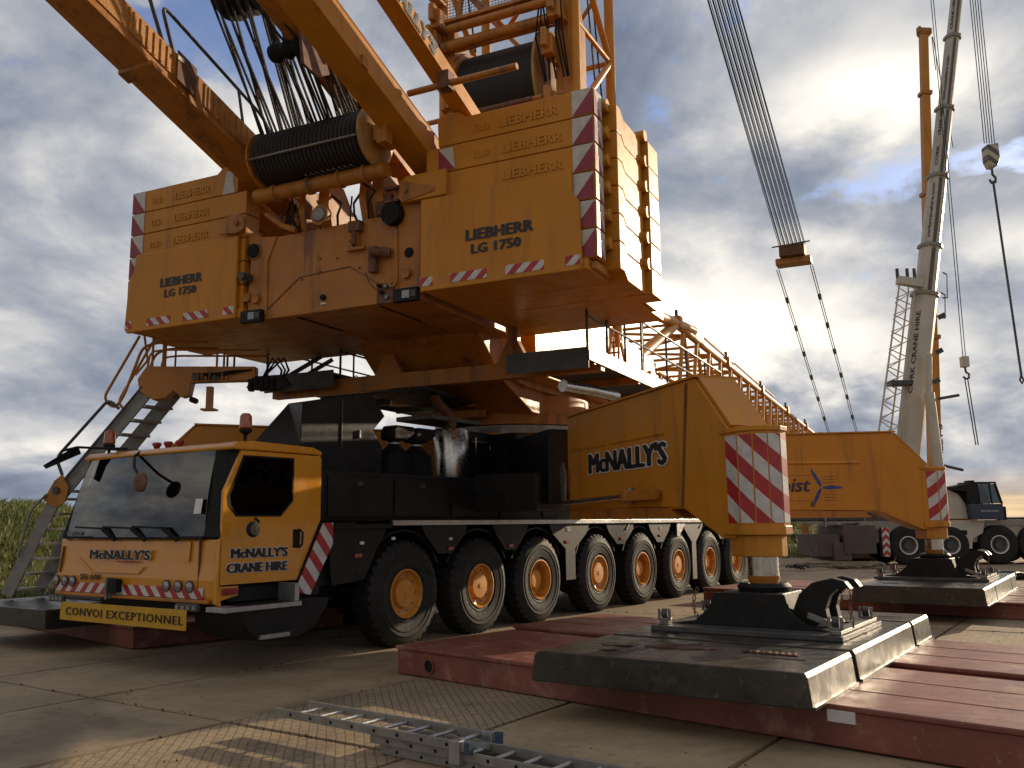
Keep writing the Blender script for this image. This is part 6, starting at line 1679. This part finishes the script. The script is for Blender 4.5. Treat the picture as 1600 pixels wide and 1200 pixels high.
for x in (18.55, 18.66):
    obj('rope', MB().tube((x, 36, 8.3), (x, 36, 26.0), 0.018, 5), ROPE, h2)
obj('block_body', MB().box(18.46, 18.74, 35.85, 36.15, 7.9, 8.35), WHT, h2, bevel=0.03)
obj('hook', MB().path([(18.60, 36, 7.9), (18.62, 36, 7.7), (18.74, 36, 7.62), (18.72, 36, 7.45), (18.58, 36, 7.42), (18.50, 36, 7.52)], 0.045, 8), mat('dull red hook', (0.12, 0.04, 0.03), 0.5), h2, smooth=True)
for x0, x1 in ((18.55, 18.76), (18.67, 18.86)):
    obj('sling', MB().tube((x0, 36, 7.45), (x1, 36, 4.7), 0.025, 5), DKG, h2)

# ================================================================== SMALL THINGS BEHIND
FT = frame(15.2, 53.0, 0.0)
tr_ = empty('pickup_truck', None, Matrix.Translation((15.9, 52.0, 0)), 'dark pickup seen between the outrigger and the dune grass', 'car')
I4 = Matrix.Identity(4)
obj('body', MB().prism([(14.6, 0.45), (16.35, 0.45), (16.42, 0.75), (16.30, 0.98), (15.95, 1.05), (14.6, 1.05)], 'v', 51.2, 54.5), mat('dark green car paint', (0.03, 0.04, 0.035), 0.25, coat=0.5), tr_, I4, bevel=0.06)
obj('cabin', MB().prism([(14.8, 1.06), (16.0, 1.06), (15.75, 1.6), (15.0, 1.6)], 'v', 52.2, 54.0), mat('dark green car paint', (0.03, 0.04, 0.035), 0.25), tr_, I4, bevel=0.06)
for x in (14.9, 16.1):
    obj('wheel', MB().lathe([(0, -0.02), (0.2, -0.02), (0.33, 0.0), (0.36, 0.05), (0.36, 0.22), (0, 0.22)], (x, 51.25, 0.36), 'v', 20), TYR, tr_, I4, smooth=True)
obj('headlight', MB().box(16.2, 16.38, 51.15, 51.2, 0.72, 0.86), WHS, tr_, I4, bevel=0.02)
yv = empty('forklift', None, Matrix.Translation((16.4, 58, 0)), 'small orange site vehicle with a pale roof behind the dark pickup', 'forklift')
obj('roof', MB().box(15.6, 17.9, 57.2, 59.0, 2.20, 2.30), WHS, yv, I4, bevel=0.04)
for x in (16.0, 17.3):
    for y in (57.4, 58.8):
        obj('roof_post', MB().beam((x + 0.12, y, 1.0), (x, y, 2.2), 0.09, 0.09), YEL2, yv, I4)
obj('body', MB().box(15.8, 17.6, 57.3, 58.9, 0.5, 1.15), YEL2, yv, I4, bevel=0.06)
obj('seat', MB().box(16.3, 16.8, 57.8, 58.4, 1.15, 1.6), RUB, yv, I4, bevel=0.05)
for x in (16.1, 17.6):
    obj('wheel', MB().lathe([(0, -0.03), (0.2, -0.02), (0.36, 0.0), (0.40, 0.05), (0.40, 0.25), (0, 0.25)], (x, 57.2, 0.40), 'v', 20), TYR, yv, I4, smooth=True)
obj('mast', MB().box(17.75, 17.85, 57.4, 57.5, 0.3, 1.7).box(17.75, 17.85, 58.6, 58.7, 0.3, 1.7), DKG, yv, I4)

cont = empty('steel_tank', None, Matrix.Translation((14.5, 40, 0)), 'dark brown tapered steel ballast box standing beside the white crane', 'ballast box')
obj('body', MB().prism([(13.75, 0.10), (16.0, 0.10), (15.9, 2.05), (14.1, 2.05)], 'v', 39.0, 41.5), BROWN, cont, I4, bevel=0.04)
obj('lid', MB().box(14.05, 16.0, 38.95, 41.5, 2.055, 2.14), STL, cont, I4, bevel=0.02)
for x in (14.6, 15.3):
    obj('rib', MB().box(x, x + 0.08, 38.94, 39.0, 0.15, 2.0), BROWN, cont, I4)
obj('foot', MB().box(13.9, 14.3, 39.2, 41.3, 0, 0.10).box(15.4, 15.8, 39.2, 41.3, 0, 0.10), BROWN, cont, I4)
cr = empty('crate', None, Matrix.Translation((17.3, 43, 0)), 'dark site container with a railing under the far outrigger arm', 'container')
obj('box', MB().box(15.4, 19.3, 43, 45, 0.02, 2.35), DKG, cr, I4, bevel=0.03)
for k in range(8):
    obj('rib', MB().box(15.6 + 0.48 * k, 15.7 + 0.48 * k, 42.95, 43.0, 0.1, 2.3), DKG, cr, I4)

def pile(x, y, n, s, name, label, cat, m, kind=None):
    r = random.Random(int(x * 10)); m_ = MB()
    for _ in range(n):
        a = r.uniform(0, 3.14); L_ = s * r.uniform(0.2, 0.6)
        c = Vector((x + r.gauss(0, s * 0.4), y + r.gauss(0, s * 0.25), r.uniform(0.03, 0.16)))
        d = Vector((math.cos(a), math.sin(a), r.uniform(-0.05, 0.05))) * L_
        m_.path([c - d, c + Vector((0, 0, r.uniform(0, 0.1))), c + d], r.uniform(0.02, 0.05), 6)
    return tag(obj(name, m_, m), label, cat, kind=kind)
pile(14.3, 26.6, 40, 0.9, 'rope_pile', 'dark heap of slings lying on the concrete right of the far grey plates', 'sling pile', ROPE)
pile(10.0, 32.0, 10, 0.35, 'rope_pile', 'small dark bundle lying on the concrete beyond the far red mats', 'sling pile', ROPE)
pile(12.6, 33.2, 26, 1.6, 'timber_pile', 'scattered strips of timber lying in front of the white crane', 'timber', mat('old timber', (0.22, 0.17, 0.11), 0.85))
pile(13.6, 30.6, 12, 1.9, 'timber_pile', 'few loose laths on the concrete nearer than the timber strips', 'timber', mat('old timber', (0.22, 0.17, 0.11), 0.85))
for i, (x, y, s, lb) in enumerate(((-0.4, 7.75, 0.05, 'tiny dark twig lying on the concrete beside the ladder'), )):
    tag(obj('twig', MB().path([(x - 0.08, y, 0.012), (x, y + 0.03, 0.03), (x + 0.1, y - 0.02, 0.012)], 0.008, 5), RUB), lb, 'twig')
